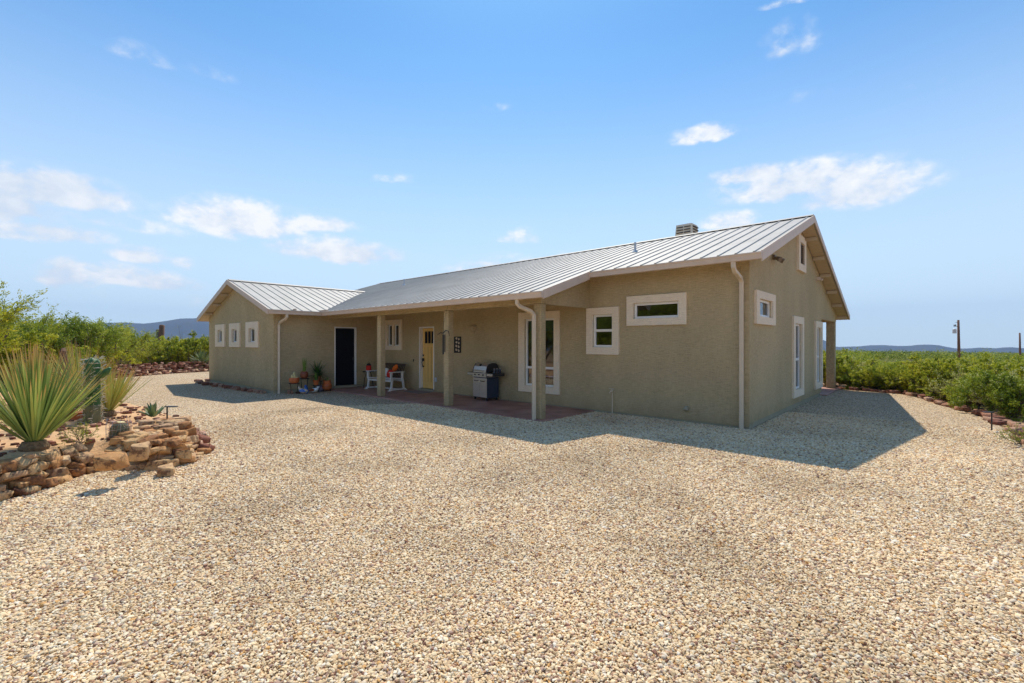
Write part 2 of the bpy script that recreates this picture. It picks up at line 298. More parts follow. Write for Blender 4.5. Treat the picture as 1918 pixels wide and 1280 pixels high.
def gravelmat():
    m,nt,b,N,L=newmat('gravel_ground'); b.inputs['Roughness'].default_value=.85; b.inputs['Specular IOR Level'].default_value=.2
    tc=N.new('ShaderNodeTexCoord'); n0=N.new('ShaderNodeTexNoise'); n0.inputs['Scale'].default_value=60; L.new(tc.outputs['Object'],n0.inputs['Vector'])
    mxv=N.new('ShaderNodeVectorMath'); mxv.operation='SCALE'; L.new(n0.outputs['Color'],mxv.inputs[0]); mxv.inputs['Scale'].default_value=.012
    ad=N.new('ShaderNodeVectorMath'); L.new(tc.outputs['Object'],ad.inputs[0]); L.new(mxv.outputs[0],ad.inputs[1])
    v=N.new('ShaderNodeTexVoronoi'); v.inputs['Scale'].default_value=38; L.new(ad.outputs[0],v.inputs['Vector']); v.inputs['Randomness'].default_value=1
    sc=N.new('ShaderNodeSeparateColor'); L.new(v.outputs['Color'],sc.inputs[0]); r=ramp(N,PAL,'CONSTANT'); L.new(sc.outputs[0],r.inputs[0])
    mr=N.new('ShaderNodeMapRange'); L.new(v.outputs['Distance'],mr.inputs[0]); mr.inputs[1].default_value=.45; mr.inputs[2].default_value=.75; mr.inputs[3].default_value=0; mr.inputs[4].default_value=.85
    mx=N.new('ShaderNodeMix'); mx.data_type='RGBA'; L.new(mr.outputs[0],mx.inputs[0]); L.new(r.outputs[0],mx.inputs[6]); mx.inputs[7].default_value=(.16,.10,.06,1)
    # wheel-track and rake variation
    n2=N.new('ShaderNodeTexNoise'); n2.inputs['Scale'].default_value=.35; n2.inputs['Detail'].default_value=5; L.new(tc.outputs['Object'],n2.inputs['Vector'])
    r2=ramp(N,[(.3,(.88,.86,.84)),(.7,(1,1,1))]); L.new(n2.outputs[0],r2.inputs[0])
    mu=N.new('ShaderNodeMix'); mu.data_type='RGBA'; mu.blend_type='MULTIPLY'; mu.inputs[0].default_value=1; L.new(mx.outputs[2],mu.inputs[6]); L.new(r2.outputs[0],mu.inputs[7])
    L.new(mu.outputs[2],b.inputs['Base Color'])
    inv=N.new('ShaderNodeMath'); inv.operation='SUBTRACT'; inv.inputs[0].default_value=1; L.new(v.outputs['Distance'],inv.inputs[1])
    bp=N.new('ShaderNodeBump'); bp.inputs['Strength'].default_value=1; bp.inputs['Distance'].default_value=.018; L.new(inv.outputs[0],bp.inputs['Height']); L.new(bp.outputs[0],b.inputs['Normal']); return m
M_gravel=gravelmat()
def pebmat():
    m,nt,b,N,L=newmat('pebble'); b.inputs['Roughness'].default_value=.8; b.inputs['Specular IOR Level'].default_value=.25
    oi=N.new('ShaderNodeObjectInfo'); r=ramp(N,PAL,'CONSTANT'); L.new(oi.outputs['Random'],r.inputs[0])
    tc=N.new('ShaderNodeNewGeometry'); n=N.new('ShaderNodeTexNoise'); n.inputs['Scale'].default_value=.55; n.inputs['Detail'].default_value=6; L.new(tc.outputs['Position'],n.inputs['Vector'])
    r2=ramp(N,[(.32,(.80,.77,.73)),(.5,(1,.99,.97)),(.68,(1.1,1.08,1.05))]); L.new(n.outputs[0],r2.inputs[0])
    mu=N.new('ShaderNodeMix'); mu.data_type='RGBA'; mu.blend_type='MULTIPLY'; mu.inputs[0].default_value=1; L.new(r.outputs[0],mu.inputs[6]); L.new(r2.outputs[0],mu.inputs[7]); L.new(mu.outputs[2],b.inputs['Base Color']); return m
M_peb=pebmat()
M_soilg=mk('desert_soil',(.34,.18,.09),(.52,.32,.17),1.2,.95,.6,25,bdist=.03,detail=10)
M_dirt=mk('bed_dirt',(.52,.28,.12),(.72,.45,.23),1.6,.95,.7,22,bdist=.025,detail=12)
M_hill=mk('far_hill_scrub',(.03,.037,.035),(.065,.065,.055),.004,.95,detail=12)
# ---------------------------------------------------------------- ground
def build_ground():
    # radial sheet: fine near the house, coarse at the horizon
    rs=np.concatenate([np.linspace(0,60,61)[1:],60*np.exp(np.linspace(0,math.log(7500/60),70))[1:]]); n=160
    V=[(-11,-2,0)]; 
    for r in rs:
        a=np.arange(n)/n*2*math.pi; x=-11+r*np.cos(a); y=-2+r*np.sin(a); z=terr(x,y)
        V+=list(zip(x,y,z))
    fs=[(0,1+j,1+(j+1)%n) for j in range(n)]
    for i in range(len(rs)-1): fs+=[(1+i*n+j,1+(i+1)*n+j,1+(i+1)*n+(j+1)%n,1+i*n+(j+1)%n) for j in range(n)]
    me=bpy.data.meshes.new('ground'); me.from_pydata([tuple(map(float,v)) for v in V],[],fs); me.materials.append(M_soilg)
    me.polygons.foreach_set('use_smooth',[True]*len(fs)); o=bpy.data.objects.new('ground',me); COL.objects.link(o); tag(o,kind='structure')
build_ground()
BED=[(-4.0,-14.0),(-4.2,-11.0),(-4.48,-9.4),(-4.62,-9.16),(-5.02,-8.83),(-5.25,-8.5),(-5.0,-8.22),(-4.75,-8.0),(-4.85,-7.65),(-5.45,-7.36),(-6.5,-7.12),(-8.0,-7.05),(-10.5,-7.15),(-12.5,-7.6),(-14.5,-8.3),(-17.5,-8.9),(-21,-9.6),(-24,-11),(-24,-14)]
GRAV=[(3.6,-20),(6,-20),(6,-4),(3.59,1.45),(3.55,3.33),(3.39,4.72),(3.03,6.03),(2.51,7.37),(2.22,8.87),(1.82,9.64),(1.15,9.86),(0.57,10.00),(0.09,10.28),(-.6,10.7),(-2.5,12),(-20,13),(-27,6),(-27.43,-1.74),(-26.9,-3.5),(-25.6,-5.2),(-24.6,-6.6),(-24.2,-9),(-24,-12),(-22,-16),(-18,-20)]
def inpoly(x,y,P):
    x=np.asarray(x); y=np.asarray(y); c=np.zeros(x.shape,bool); n=len(P)
    for i in range(n):
        x0,y0=P[i]; x1,y1=P[i-1]
        if y0==y1: continue
        c^=((y0>y)!=(y1>y))&(x<(x1-x0)*(y-y0)/(y1-y0)+x0)
    return c
def distpoly(x,y,P,closed=True):
    d=np.full(np.shape(x),1e9); n=len(P)
    for i in range(0 if closed else 1,n):
        a=np.array(P[i-1]); b=np.array(P[i]); ab=b-a; t=np.clip(((x-a[0])*ab[0]+(y-a[1])*ab[1])/(ab@ab+1e-9),0,1)
        d=np.minimum(d,np.hypot(x-a[0]-t*ab[0],y-a[1]-t*ab[1]))
    return d
me=bpy.data.meshes.new('gravel_yard'); me.from_pydata([(x,y,.02) for x,y in GRAV],[],[tuple(range(len(GRAV)))]); me.materials.append(M_gravel)
gy=bpy.data.objects.new('gravel_yard',me); COL.objects.link(gy); tag(gy,kind='structure')
def bedz(x,y):
    ins=inpoly(x,y,BED); d=distpoly(x,y,BED)
    H=.36-.08*sm(-6.3,-9.5,x); H=H-.10*sm(-5.9,-4.9,x)*sm(-8.6,-8.1,y)
    w=.10+.5*sm(-5.9,-5.2,x)*sm(-8.2,-7.9,y)
    return np.where(ins,.01+H*sm(0.02,1,(d-.17+.13*sm(-5.9,-5.2,x)*sm(-8.2,-7.9,y))/w)+.02*np.sin(x*3.1)*np.cos(y*2.7)*sm(.2,.6,d),-.3)
def build_bed():
    xs=np.arange(-24.2,-3.9,.11); ys=np.arange(-14.1,-7.0,.11); X,Y=np.meshgrid(xs,ys); Z=bedz(X,Y)
    nx=len(xs); V=np.stack([X,Y,Z],-1).reshape(-1,3); Zr=V[:,2]; fs=[]
    for j in range(len(ys)-1):
        for i in range(nx-1):
            q=(j*nx+i,j*nx+i+1,(j+1)*nx+i+1,(j+1)*nx+i)
            if max(Zr[k] for k in q)>-.2: fs.append(q)
    V[:,2]=np.maximum(V[:,2],.0)
    o=mesh_np('planting_bed',V,fs,M_dirt,smooth=True); tag(o,kind='structure')
build_bed()
def bedpt(px,py):
    z=.3
    for _ in range(12):
        p=ground(px,py,z); z=.5*z+.5*max(0,float(bedz(np.array([p[0]]),np.array([p[1]]))[0]))
    return p[0],p[1],z
def bz(x,y): return float(bedz(np.array([x]),np.array([y]))[0])
# ---------------------------------------------------------------- pebbles (stuff)
def build_pebbles():
    rng=np.random.default_rng(5); pts=[];sc=[]
    for (r0,r1,sp,s) in ((0,4.0,.0135,.0078),(4.0,6.5,.0165,.0095),(6.5,12.5,.0195,.0112)):
        g=np.arange(-r1,r1,sp); X,Y=np.meshgrid(g,g); X=X.ravel()+rng.uniform(-.5,.5,X.size)*sp; Y=Y.ravel()+rng.uniform(-.5,.5,Y.size)*sp
        rr=np.hypot(X,Y); ang=np.degrees(np.arctan2(X*RT[0]+Y*RT[1],X*FW[0]+Y*FW[1]))
        k=(rr>=r0)&(rr<r1)&(np.abs(ang)<60); X=X[k]+CAM[0]; Y=Y[k]+CAM[1]
        k=inpoly(X,Y,GRAV)&~inpoly(X,Y,BED)&~((Y>-.02)&(X<.02))&~((X<-3.34)&(Y>-2.0)); X=X[k];Y=Y[k]
        pts.append(np.stack([X,Y,.0215+rng.uniform(0,.009,X.size)],-1)); sc.append(s*rng.lognormal(0,.28,X.size).clip(.5,1.9))
    P=np.concatenate(pts); S=np.concatenate(sc)
    me=bpy.data.meshes.new('gravel_stones'); me.vertices.add(len(P)); me.vertices.foreach_set('co',P.astype(np.float32).ravel())
    a=me.attributes.new('psz','FLOAT','POINT'); a.data.foreach_set('value',S.astype(np.float32)); me.materials.append(M_peb)
    o=bpy.data.objects.new('gravel_stones',me); COL.objects.link(o); tag(o,'loose cream, tan and brown gravel stones covering the yard','gravel',kind='stuff')
    ng=bpy.data.node_groups.new('stones','GeometryNodeTree'); ng.interface.new_socket('Geometry',in_out='INPUT',socket_type='NodeSocketGeometry'); ng.interface.new_socket('Geometry',in_out='OUTPUT',socket_type='NodeSocketGeometry')
    N=ng.nodes; L=ng.links; gi=N.new('NodeGroupInput'); go=N.new('NodeGroupOutput')
    join=N.new('GeometryNodeGeometryToInstance')
    for k in range(4):
        ico=N.new('GeometryNodeMeshIcoSphere'); ico.inputs['Radius'].default_value=1; ico.inputs['Subdivisions'].default_value=2 if k%2 else 1
        nt=N.new('ShaderNodeTexNoise'); nt.noise_dimensions='4D'; nt.inputs['W'].default_value=k*3.7; nt.inputs['Scale'].default_value=.9; nt.inputs['Detail'].default_value=1
        sub=N.new('ShaderNodeVectorMath'); sub.operation='SUBTRACT'; L.new(nt.outputs['Color'],sub.inputs[0]); sub.inputs[1].default_value=(.5,.5,.5)
        scl=N.new('ShaderNodeVectorMath'); scl.operation='SCALE'; L.new(sub.outputs[0],scl.inputs[0]); scl.inputs['Scale'].default_value=1.9
        sp=N.new('GeometryNodeSetPosition'); L.new(ico.outputs['Mesh'],sp.inputs['Geometry']); L.new(scl.outputs[0],sp.inputs['Offset'])
        tr=N.new('GeometryNodeTransform'); L.new(sp.outputs[0],tr.inputs['Geometry']); tr.inputs['Scale'].default_value=[(1.35,1,.72),(1.1,.85,.6),(1.5,.8,.62),(1,1,.75)][k]
        ss=N.new('GeometryNodeSetShadeSmooth'); L.new(tr.outputs[0],ss.inputs['Geometry']); ss.inputs['Shade Smooth'].default_value=(k==3)
        sm_=N.new('GeometryNodeSetMaterial'); L.new(ss.outputs[0],sm_.inputs['Geometry']); sm_.inputs['Material'].default_value=M_peb
        L.new(sm_.outputs[0],join.inputs[0])
    iop=N.new('GeometryNodeInstanceOnPoints'); m2p=N.new('GeometryNodeMeshToPoints'); L.new(gi.outputs[0],m2p.inputs[0]); L.new(m2p.outputs[0],iop.inputs['Points'])
    L.new(join.outputs[0],iop.inputs['Instance']); iop.inputs['Pick Instance'].default_value=True
    rv=N.new('FunctionNodeRandomValue'); rv.data_type='FLOAT_VECTOR'; rv.inputs[0].default_value=(-.55,-.55,0); rv.inputs[1].default_value=(.55,.55,6.283)
    L.new(rv.outputs[0],iop.inputs['Rotation'])
    na=N.new('GeometryNodeInputNamedAttribute'); na.data_type='FLOAT'; na.inputs['Name'].default_value='psz'; L.new(na.outputs[0],iop.inputs['Scale']); L.new(iop.outputs[0],go.inputs[0])
    md=o.modifiers.new('stones','NODES'); md.node_group=ng
build_pebbles()
# ---------------------------------------------------------------- hills
def build_hills():
    # ring of distant ranges; heights in metres above the plain at about 3 km
    D=3300; n=720; prof={}
    def hh(px): 
        # silhouette heights read along the horizon (pixel row of the crest -> elevation)
        xs=[-400,-100,100,200,235,262,300,340,375,400,450,700,1000,1400,1540,1552,1562,1580,1620,1650,1690,1735,1760,1785,1810,1840,1860,1890,1918,2100,2500]
        ys=[618,612,610,606,604,606.5,603,597,595.5,597,603,620,630,636,636,641,650,650,648,646.5,648.5,645,647,653,653,651,653,650.5,653,650,645]
        return np.interp(px,xs,ys)
    V=[];fs=[]; rows=9
    for i in range(n):
        a=i/n*2*math.pi; d=np.array([math.cos(a),math.sin(a),0]); f=float(d@FW); r=float(d@RT)
        if f>.33: px=959+F*r/f; h=(HY-hh(px))/F*D/ max(f,.2)*f/f; k=D; h=(HY-hh(px))/F*f*D
        else: h=70+60*noise.noise(Vector((a*2,0,0)))
        h+=6*noise.noise(Vector((a*60,3,0)))*(h>20)+3.0*noise.noise(Vector((a*170,7,0)))
        base=float(terr(D*d[0],D*d[1]))
        ht=1.65+h-base
        for j in range(rows):
            t=j/(rows-1); rr=D-700*(1-t); prof_h=base+ht*(t**1.7)*(1+.25*noise.noise(Vector((a*40,t*4,1)))*(1-t)*4*t)
            if j==0: prof_h=float(terr(rr*d[0],rr*d[1]))-4
            V.append((CAM[0]+rr*d[0],CAM[1]+rr*d[1],prof_h+14*noise.noise(Vector((a*90,t*9,2)))*t*(1-t)*2))
        V.append((CAM[0]+(D+900)*d[0],CAM[1]+(D+900)*d[1],base-25))
    m=rows+1
    for i in range(n):
        for j in range(m-1):
            a0=i*m+j; b0=((i+1)%n)*m+j; fs.append((a0,b0,b0+1,a0+1))
    o=mesh_np('hills',V,fs,M_hill,smooth=True); tag(o,kind='structure')
build_hills()
# ---------------------------------------------------------------- HOUSE
ZE=3.234; S=.33; OY=.54; YR=4.24; ZR=ZE+S*(YR+OY); OX=.33; XK=-3.14; DP=2.246; TH=.11
XW=-12.93; WY=-3.64; WW=6.88; XC=XW-WW/2; ZWR=3.908; SW=.318; WO=.31; WOS=.456; WEND=XC-WW/2
YB=7.56; YE=10.95; XL=-19.5
def zt(y): return ZE+S*(y+OY) if y<=YR else ZR-S*(y-YR)
def ztw(x): return ZWR-SW*abs(x-XC)
house=thing('house','long olive tan stucco ranch house with pale ribbed metal roof and covered front porch','house')
def wall(name,ax,v,u0,u1,z0,z1,holes,out,mat,th=.2):
    """wall in the plane axis=v; out = outward sign on that axis"""
    us=sorted({u0,u1,*[h[0] for h in holes],*[h[1] for h in holes]}); zs=sorted({z0,z1,*[h[2] for h in holes],*[h[3] for h in holes]})
    mb=MB(); inn=v-out*th
    P=lambda u,z,d:(u,d,z) if ax==1 else (d,u,z)
    def isop(uc,zc): return any(h[0]<uc<h[1] and h[2]<zc<h[3] for h in holes)
    for i in range(len(us)-1):
        for j in range(len(zs)-1):
            if isop((us[i]+us[i+1])/2,(zs[j]+zs[j+1])/2): continue
            q=[(us[i],zs[j]),(us[i+1],zs[j]),(us[i+1],zs[j+1]),(us[i],zs[j+1])]
            mb.add([P(a,b,v) for a,b in q],[(0,1,2,3)]); mb.add([P(a,b,inn) for a,b in q],[(3,2,1,0)])
    for h in holes+[(u0,u1,z0,z1)]:
        q=[(h[0],h[2]),(h[1],h[2]),(h[1],h[3]),(h[0],h[3])]
        for k in range(4):
            a,b=q[k],q[(k+1)%4]; mb.add([P(*a,v),P(*b,v),P(*b,inn),P(*a,inn)],[(0,1,2,3)])
    return mb.build(name,mat,house)
def window(ax,v,out,u0,u1,z0,z1,tr=.17,bars=(),mull=(),blind=None,label=None,trim=None,fr=.05,rec=.07):
    """recessed window with frame, pane, optional meeting rail; trim ring stands proud of the wall"""
    P=lambda u,z,d:(u,v+out*d,z) if ax==1 else (v+out*d,u,z)
    def bx(mb,a,b,c,d,d0,d1):
        q=[P(a,c,d0),P(b,c,d0),P(b,d,d0),P(a,d,d0)]; q2=[P(a,c,d1),P(b,c,d1),P(b,d,d1),P(a,d,d1)]
        mb.add(q+q2,[(0,1,2,3),(7,6,5,4),(0,4,5,1),(1,5,6,2),(2,6,7,3),(3,7,4,0)])
    t0,t1,tb,tt=trim if trim else (u0-tr,u1+tr,z0-tr,z1+tr)
    fm=MB(); d0,d1=-rec,-rec+.05
    bx(fm,u0,u0+fr,z0,z1,d0,d1); bx(fm,u1-fr,u1,z0,z1,d0,d1); bx(fm,u0+fr,u1-fr,z0,z0+fr,d0,d1); bx(fm,u0+fr,u1-fr,z1-fr,z1,d0,d1)
    for b in bars: bx(fm,u0+fr,u1-fr,b-.03,b+.03,d0,d1)
    for b in mull: bx(fm,b-.03,b+.03,z0+fr,z1-fr,d0,d1)
    f=fm.build('window',M_vinyl,house,bevel=.004)
    if label: f['label']=label
    tm=MB(); bx(tm,t0,u0,tb,tt,.001,.05); bx(tm,u1,t1,tb,tt,.001,.05); bx(tm,u0,u1,tb,z0,.001,.05); bx(tm,u0,u1,z1,tt,.001,.05); tm.build('window_trim',M_trim,f)
    g=MB(); g.add([P(u0+fr,z0+fr,-rec+.02),P(u1-fr,z0+fr,-rec+.02),P(u1-fr,z1-fr,-rec+.02),P(u0+fr,z1-fr,-rec+.02)],[(0,1,2,3)]); g.build('pane',M_glass,f)
    if blind=='valance':
        b=MB(); bx(b,u0+fr,u1-fr,z1-.32,z1-fr,-rec-.06,-rec-.04); b.build('blind',M_blind,f)
        s=MB(); z=z0+fr+.6
        while z<z1-.34: bx(s,u0+fr,u0+fr+.16,z,z+.006,-rec-.09,-rec-.05); z+=.03
        s.build('blind_slats',M_curt,f)
    elif blind=='slats':
        s=MB(); z=z0+fr+.01
        while z<z1-fr-.01: bx(s,u0+fr+.01,u1-fr-.01,z,z+.004,-rec-.10,-rec-.05); z+=.035
        s.build('blind_slats',M_curt,f)
    return f
def U(y): return zt(y)-TH-.02   # underside
# main front wall
front=[(-5.52,-4.54,.51,2.27),(-3.40,-2.87,1.54,2.30),(-2.35,-1.33,2.17,2.51),(-12.10,-11.77,1.53,2.29),(-11.69,-11.36,1.53,2.29),(-10.23,-9.42,.07,2.17)]
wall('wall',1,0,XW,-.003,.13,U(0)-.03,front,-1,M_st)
window(1,0,-1,*front[0],trim=(-5.73,-4.37,.34,2.45),bars=(.99,),blind='valance',label='tall window with a low cross rail and green valance')
window(1,0,-1,*front[1],trim=(-3.57,-2.71,1.37,2.46),bars=(1.93,),label='small square sash window with dark glass')
window(1,0,-1,*front[2],trim=(-2.51,-1.17,2.02,2.67),label='wide low clerestory window')
w1=window(1,0,-1,*front[3],trim=(-12.27,-11.73,1.38,2.46),fr=.04,blind='slats'); w2=window(1,0,-1,*front[4],trim=(-11.73,-11.19,1.38,2.46),fr=.04,blind='slats')
# gable end wall (x=0)
side=[(.52,1.52,2.16,2.51),(3.70,4.50,.47,2.12),(6.56,7.30,.47,2.09)]
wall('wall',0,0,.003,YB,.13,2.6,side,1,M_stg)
window(0,0,1,*side[0],trim=(.30,1.74,2.01,2.66),label='small window near the corner of the gable end')
window(0,0,1,*side[1],trim=(3.50,4.70,.29,2.30),bars=(1.22,),label='tall narrow sash window in the middle of the gable end')
window(0,0,1,*side[2],trim=(6.38,7.48,.29,2.27),bars=(1.22,),label='tall narrow sash window beside the rear porch')
gm=MB(); gm.prism([(0,.003,2.6),(0,YB,2.6),(0,YB,U(YB)),(0,YR,U(YR)),(0,.003,U(0))],(-.2,0,0)); gm.build('gable',M_stg,house)
gm=MB(); gm.prism([(0,YB,2.37),(0,10.48,2.37),(0,10.48,U(10.48)),(0,YB,U(YB))],(-.2,0,0)); gm.box(-19.3,-.2,10.28,10.48,2.37,U(10.48)); gm.build('porch_beam',M_stg,house)
# attic vent
vt=MB(); 
for a,b,c,d in ((4.02,4.22,3.48,4.42),(4.72,4.92,3.48,4.32),(4.22,4.72,3.48,3.66),(4.22,4.72,4.2,4.38)): vt.box(.001,.06,a,b,c,d)
vt=vt.build('attic_vent',M_trim,house); lv=MB(); lv.box(.001,.008,4.22,4.72,3.66,4.2,0)
for k in range(10): lv.prism([(.01,4.22,3.67+k*.053),(.045,4.22,3.66+k*.053),(.045,4.22,3.668+k*.053),(.01,4.22,3.70+k*.053)],(0,.5,0))
lv.build('louvre',M_slat,vt)
# rear and far walls
wall('wall',1,YB,-19.3,-.2,.13,U(YB)-.02,[],1,M_st); wall('wall',0,-19.3,0,YB-.2,.13,U(0)-.2,[],-1,M_st)
g2=MB(); g2.prism([(-19.3,0,U(0)-.2),(-19.3,YB,U(0)-.2),(-19.3,YB,U(YB)),(-19.3,YR,U(YR)),(-19.3,0,U(0))],(.2,0,0)); g2.build('gable',M_st,house)
# wing
ww=[(-18.52,-17.96,1.66,2.14),(-16.80,-16.24,1.66,2.14),(-15.02,-14.44,1.66,2.14)]
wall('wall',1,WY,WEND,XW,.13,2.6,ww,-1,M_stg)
for h in ww: window(1,WY,-1,*h,trim=(h[0]-.30,h[1]+.30,1.48,2.36),fr=.04,blind='slats')
def UW(x): return ztw(x)-TH-.02
g3=MB(); g3.prism([(WEND,WY,2.6),(XW,WY,2.6),(XW,WY,UW(XW)),(XC,WY,UW(XC)),(WEND,WY,UW(WEND))],(0,.2,0)); g3.build('gable',M_stg,house)
dh=(-1.62,-.79,.06,2.20)
wall('wall',0,XW,WY+.2,-.0,.13,UW(XW),[(dh[0],dh[1],.13,dh[3])],1,M_st); wall('wall',0,WEND,WY+.2,-.0,.13,UW(WEND),[],-1,M_st)
# foundation
fd=MB()
for a in ((XW,-10.25,.015,.2),(-9.4,0-.015,.015,.2),(XW,0-.015,.2,.21)): fd.box(a[0],a[1],a[2],a[3],0,.13) if a[3]!=.21 else None
fd.box(-.2,-.016,.2,YB-.2,0,.13); fd.box(WEND+.015,XW-.016,WY+.015,WY+.2,0,.13); fd.box(XW-.2,XW-.016,WY+.2,-1.64,0,.13); fd.box(XW-.2,XW-.016,-.77,-.0,0,.13); fd.box(WEND+.015,WEND+.2,WY+.2,0,0,.13)
fd.build('foundation',M_fnd,house)
# doors
dm=MB(); X0,X1,Z0,Z1=front[5]
dm.box(X0+.05,X1-.05,.13,.17,Z0+.05,Z1-.05); 
for xa,xb in ((X0+.05,X0+.15),(X1-.15,X1-.05)): dm.box(xa,xb,.118,.13,Z0+.05,Z1-.05)
for za,zb in ((Z0+.05,Z0+.26),(1.50,1.62),(2.02,Z1-.05)): dm.box(X0+.15,X1-.15,.118,.13,za,zb)
dm.box(X0+.12,X1-.12,.10,.118,1.50,1.54)
for k in (1,2):
    xx=X0+.15+k*(X1-X0-.3)/3; dm.box(xx-.012,xx+.012,.12,.13,1.62,2.02); 
yd=dm.build('door',M_door,house,bevel=.003); yd['label']='natural wood door with three small panes'
gv=MB()
for k in (1,2): xx=X0+.15+k*(X1-X0-.3)/3; gv.box(xx-.004,xx+.004,.1265,.1298,Z0+.26,1.5)
gv.build('groove',M_slat,yd)
pn=MB()
for k in range(3): xx=X0+.15+k*(X1-X0-.3)/3; pn.box(xx+.014,xx+(X1-X0-.3)/3-.014,.123,.1295,1.62,2.02)
pn.build('pane',M_screen,yd)
hd=MB(); hd.box(X0+.07,X0+.12,.095,.117,1.19,1.25); hd.build('deadbolt',M_black,yd); hd=MB(); hd.box(X0+.07,X0+.13,.07,.117,1.02,1.12); hd.box(X0+.07,X0+.12,.085,.117,.82,.87); hd.tube([(X0+.09,.08,1.05),(X0+.09,.05,.98),(X0+.09,.08,.85)],.010,8); hd.build('handle',M_black,yd)
dfm=MB(); dfm.box(X0,X0+.045,.0,.16,Z0,Z1); dfm.box(X1-.045,X1,.0,.16,Z0,Z1); dfm.box(X0+.045,X1-.045,.0,.16,Z1-.045,Z1); dfm.build('door_frame',M_vinyl,yd)
sl=MB(); sl.box(X0,X1,-.04,.16,.05,.118); sl.build('door_sill',M_fnd,yd)
bd=MB(); bd.box(XW-.10,XW-.06,dh[0]+.05,dh[1]-.05,.14,dh[3]-.05); bd=bd.build('door',M_screen,house); bd['label']='black security screen door in the wing'
bf=MB(); bf.box(XW-.13,XW+.015,dh[0],dh[0]+.035,.13,dh[3]); bf.box(XW-.13,XW+.015,dh[1]-.05,dh[1],.13,dh[3]); bf.box(XW-.13,XW+.015,dh[0]+.035,dh[1]-.05,dh[3]-.04,dh[3]); bf.build('door_frame',M_vinyl,bd)
bs=MB(); bs.box(XW-.15,XW+.06,dh[0]-.02,dh[1]+.02,.05,.128); bs.build('door_sill',M_fnd,bd)
bh=MB(); bh.box(XW-.055,XW-.03,dh[1]-.12,dh[1]-.08,1.0,1.12); bh.build('handle',M_black,bd)
# porch posts, beams
for xr in (-3.49,-6.46,-9.58):
    p=MB(); p.box(xr-.19,xr,-1.87,-1.70,.05,2.457); p.build('post',M_st,house,bevel=.012)
p=MB(); p.box(-.26,-.005,10.22,10.475,.0,2.368); p.build('post',M_stg,house,bevel=.012)
bm=MB(); bm.box(XW+.002,-3.497,-1.85,-1.70,2.46,U(-1.85)); bm.build('porch_beam',M_st,house,bevel=.01)
pp=MB(); pp.prism([(-3.495,-1.698,2.46),(-3.495,-.003,2.46),(-3.495,-.003,U(0)-.01),(-3.495,-1.698,U(-1.70)-.01)],(-.13,0,0)); pp.build('porch_gable',M_st,house)
# roof slabs
def slope(mb,pts,th=TH,mi=0):
    mb.prism(pts,(0,0,-th),mi)
rf=MB()
XD=-12.2
slope(rf,[(OX,-OY,ZE),(OX,YR,ZR),(XL-.15,YR,ZR),(XL-.15,-OY,ZE)]) 
slope(rf,[(XK,-DP,zt(-DP)),(XK,-OY,ZE),(XW-.9,-OY,ZE),(XW+WOS,-DP,zt(-DP))])
slope(rf,[(OX,YR,ZR),(OX,YE,zt(YE)),(XL-.15,YE,zt(YE)),(XL-.15,YR,ZR)])
yv=(ZWR-ZE)/S-OY
# wing slopes run into the main roof
slope(rf,[(XC,WY-WO,ZWR),(XC+WW/2+WOS,WY-WO,ztw(XC+WW/2+WOS)),(XC+WW/2+WOS,-DP-.002,ztw(XC+WW/2+WOS)),(XC,yv,ZWR)])
slope(rf,[(XC,WY-WO,ZWR),(XC,yv,ZWR),(XC-WW/2-WOS,-.3,ztw(XC-WW/2-WOS)),(XC-WW/2-WOS,WY-WO,ztw(XC-WW/2-WOS))])
roof=rf.build('roof',M_roof,house)
# ribs: trapezoid ridges up each slope
def rib(mb,a,b,side,up,w=.026,h=.019):
    a=np.array(a);b=np.array(b);s=np.array(side);u=np.array(up)
    q=[a-s*w,a-s*w*.45+u*h,a+s*w*.45+u*h,a+s*w]; q2=[p+(b-a) for p in q]
    mb.add(q+q2,[(0,1,2,3),(7,6,5,4),(0,4,5,1),(1,5,6,2),(2,6,7,3),(3,7,4,0)])
rb=MB(); nu=np.array([0,-S,1])/math.hypot(S,1); x=OX-.11; e=.001
while x>XL:
    y0=-OY
    if XW+WOS-.05>x: y0=min(YR-.2,max(-DP if x>XC else -OY,(ztw(x)-ZE)/S-OY)) if abs(x-XC)<WW/2+WOS else -OY
    if XK-.02>x>XW+WOS: y0=-DP
    rib(rb,(x,y0,zt(y0)+e),(x,YR-.03,zt(YR-.03)+e),(1,0,0),nu); rib(rb,(x,YR+.03,zt(YR+.03)+e),(x,YE,zt(YE)+e),(1,0,0),(0,-nu[1],nu[2])); x-=.305
y=WY-WO+.1; nw=np.array([SW,0,1])/math.hypot(SW,1)
while y<yv-.05:
    xm=XC+.02; xe=XC+WW/2+WOS
    if y>-DP: xe=XC+(ZWR-zt(y))/SW
    if xe>xm+.05:
        rib(rb,(xm,y,ztw(xm)+e),(xe,y,ztw(xe)+e),(0,1,0),nw); rib(rb,(2*XC-xm,y,ztw(xm)+e),(2*XC-xe,y,ztw(xe)+e),(0,1,0),(-nw[0],0,nw[2]))
    y+=.305
rb.build('ribs',M_roof,roof)
cp=MB(); c_=.14
cp.prism([(XL-.1,YR-c_,ZR-c_*S+.036),(XL-.1,YR,ZR+.048),(XL-.1,YR+c_,ZR-c_*S+.036),(XL-.1,YR,ZR+.028)],(OX+.1-XL,0,0))
cp.prism([(XC-c_,WY-WO+.02,ZWR-c_*SW+.036),(XC,WY-WO+.02,ZWR+.048),(XC+c_,WY-WO+.02,ZWR-c_*SW+.036),(XC,WY-WO+.02,ZWR+.028)],(0,yv-WY+WO,0))
cp.build('ridge_cap',M_roof,roof)
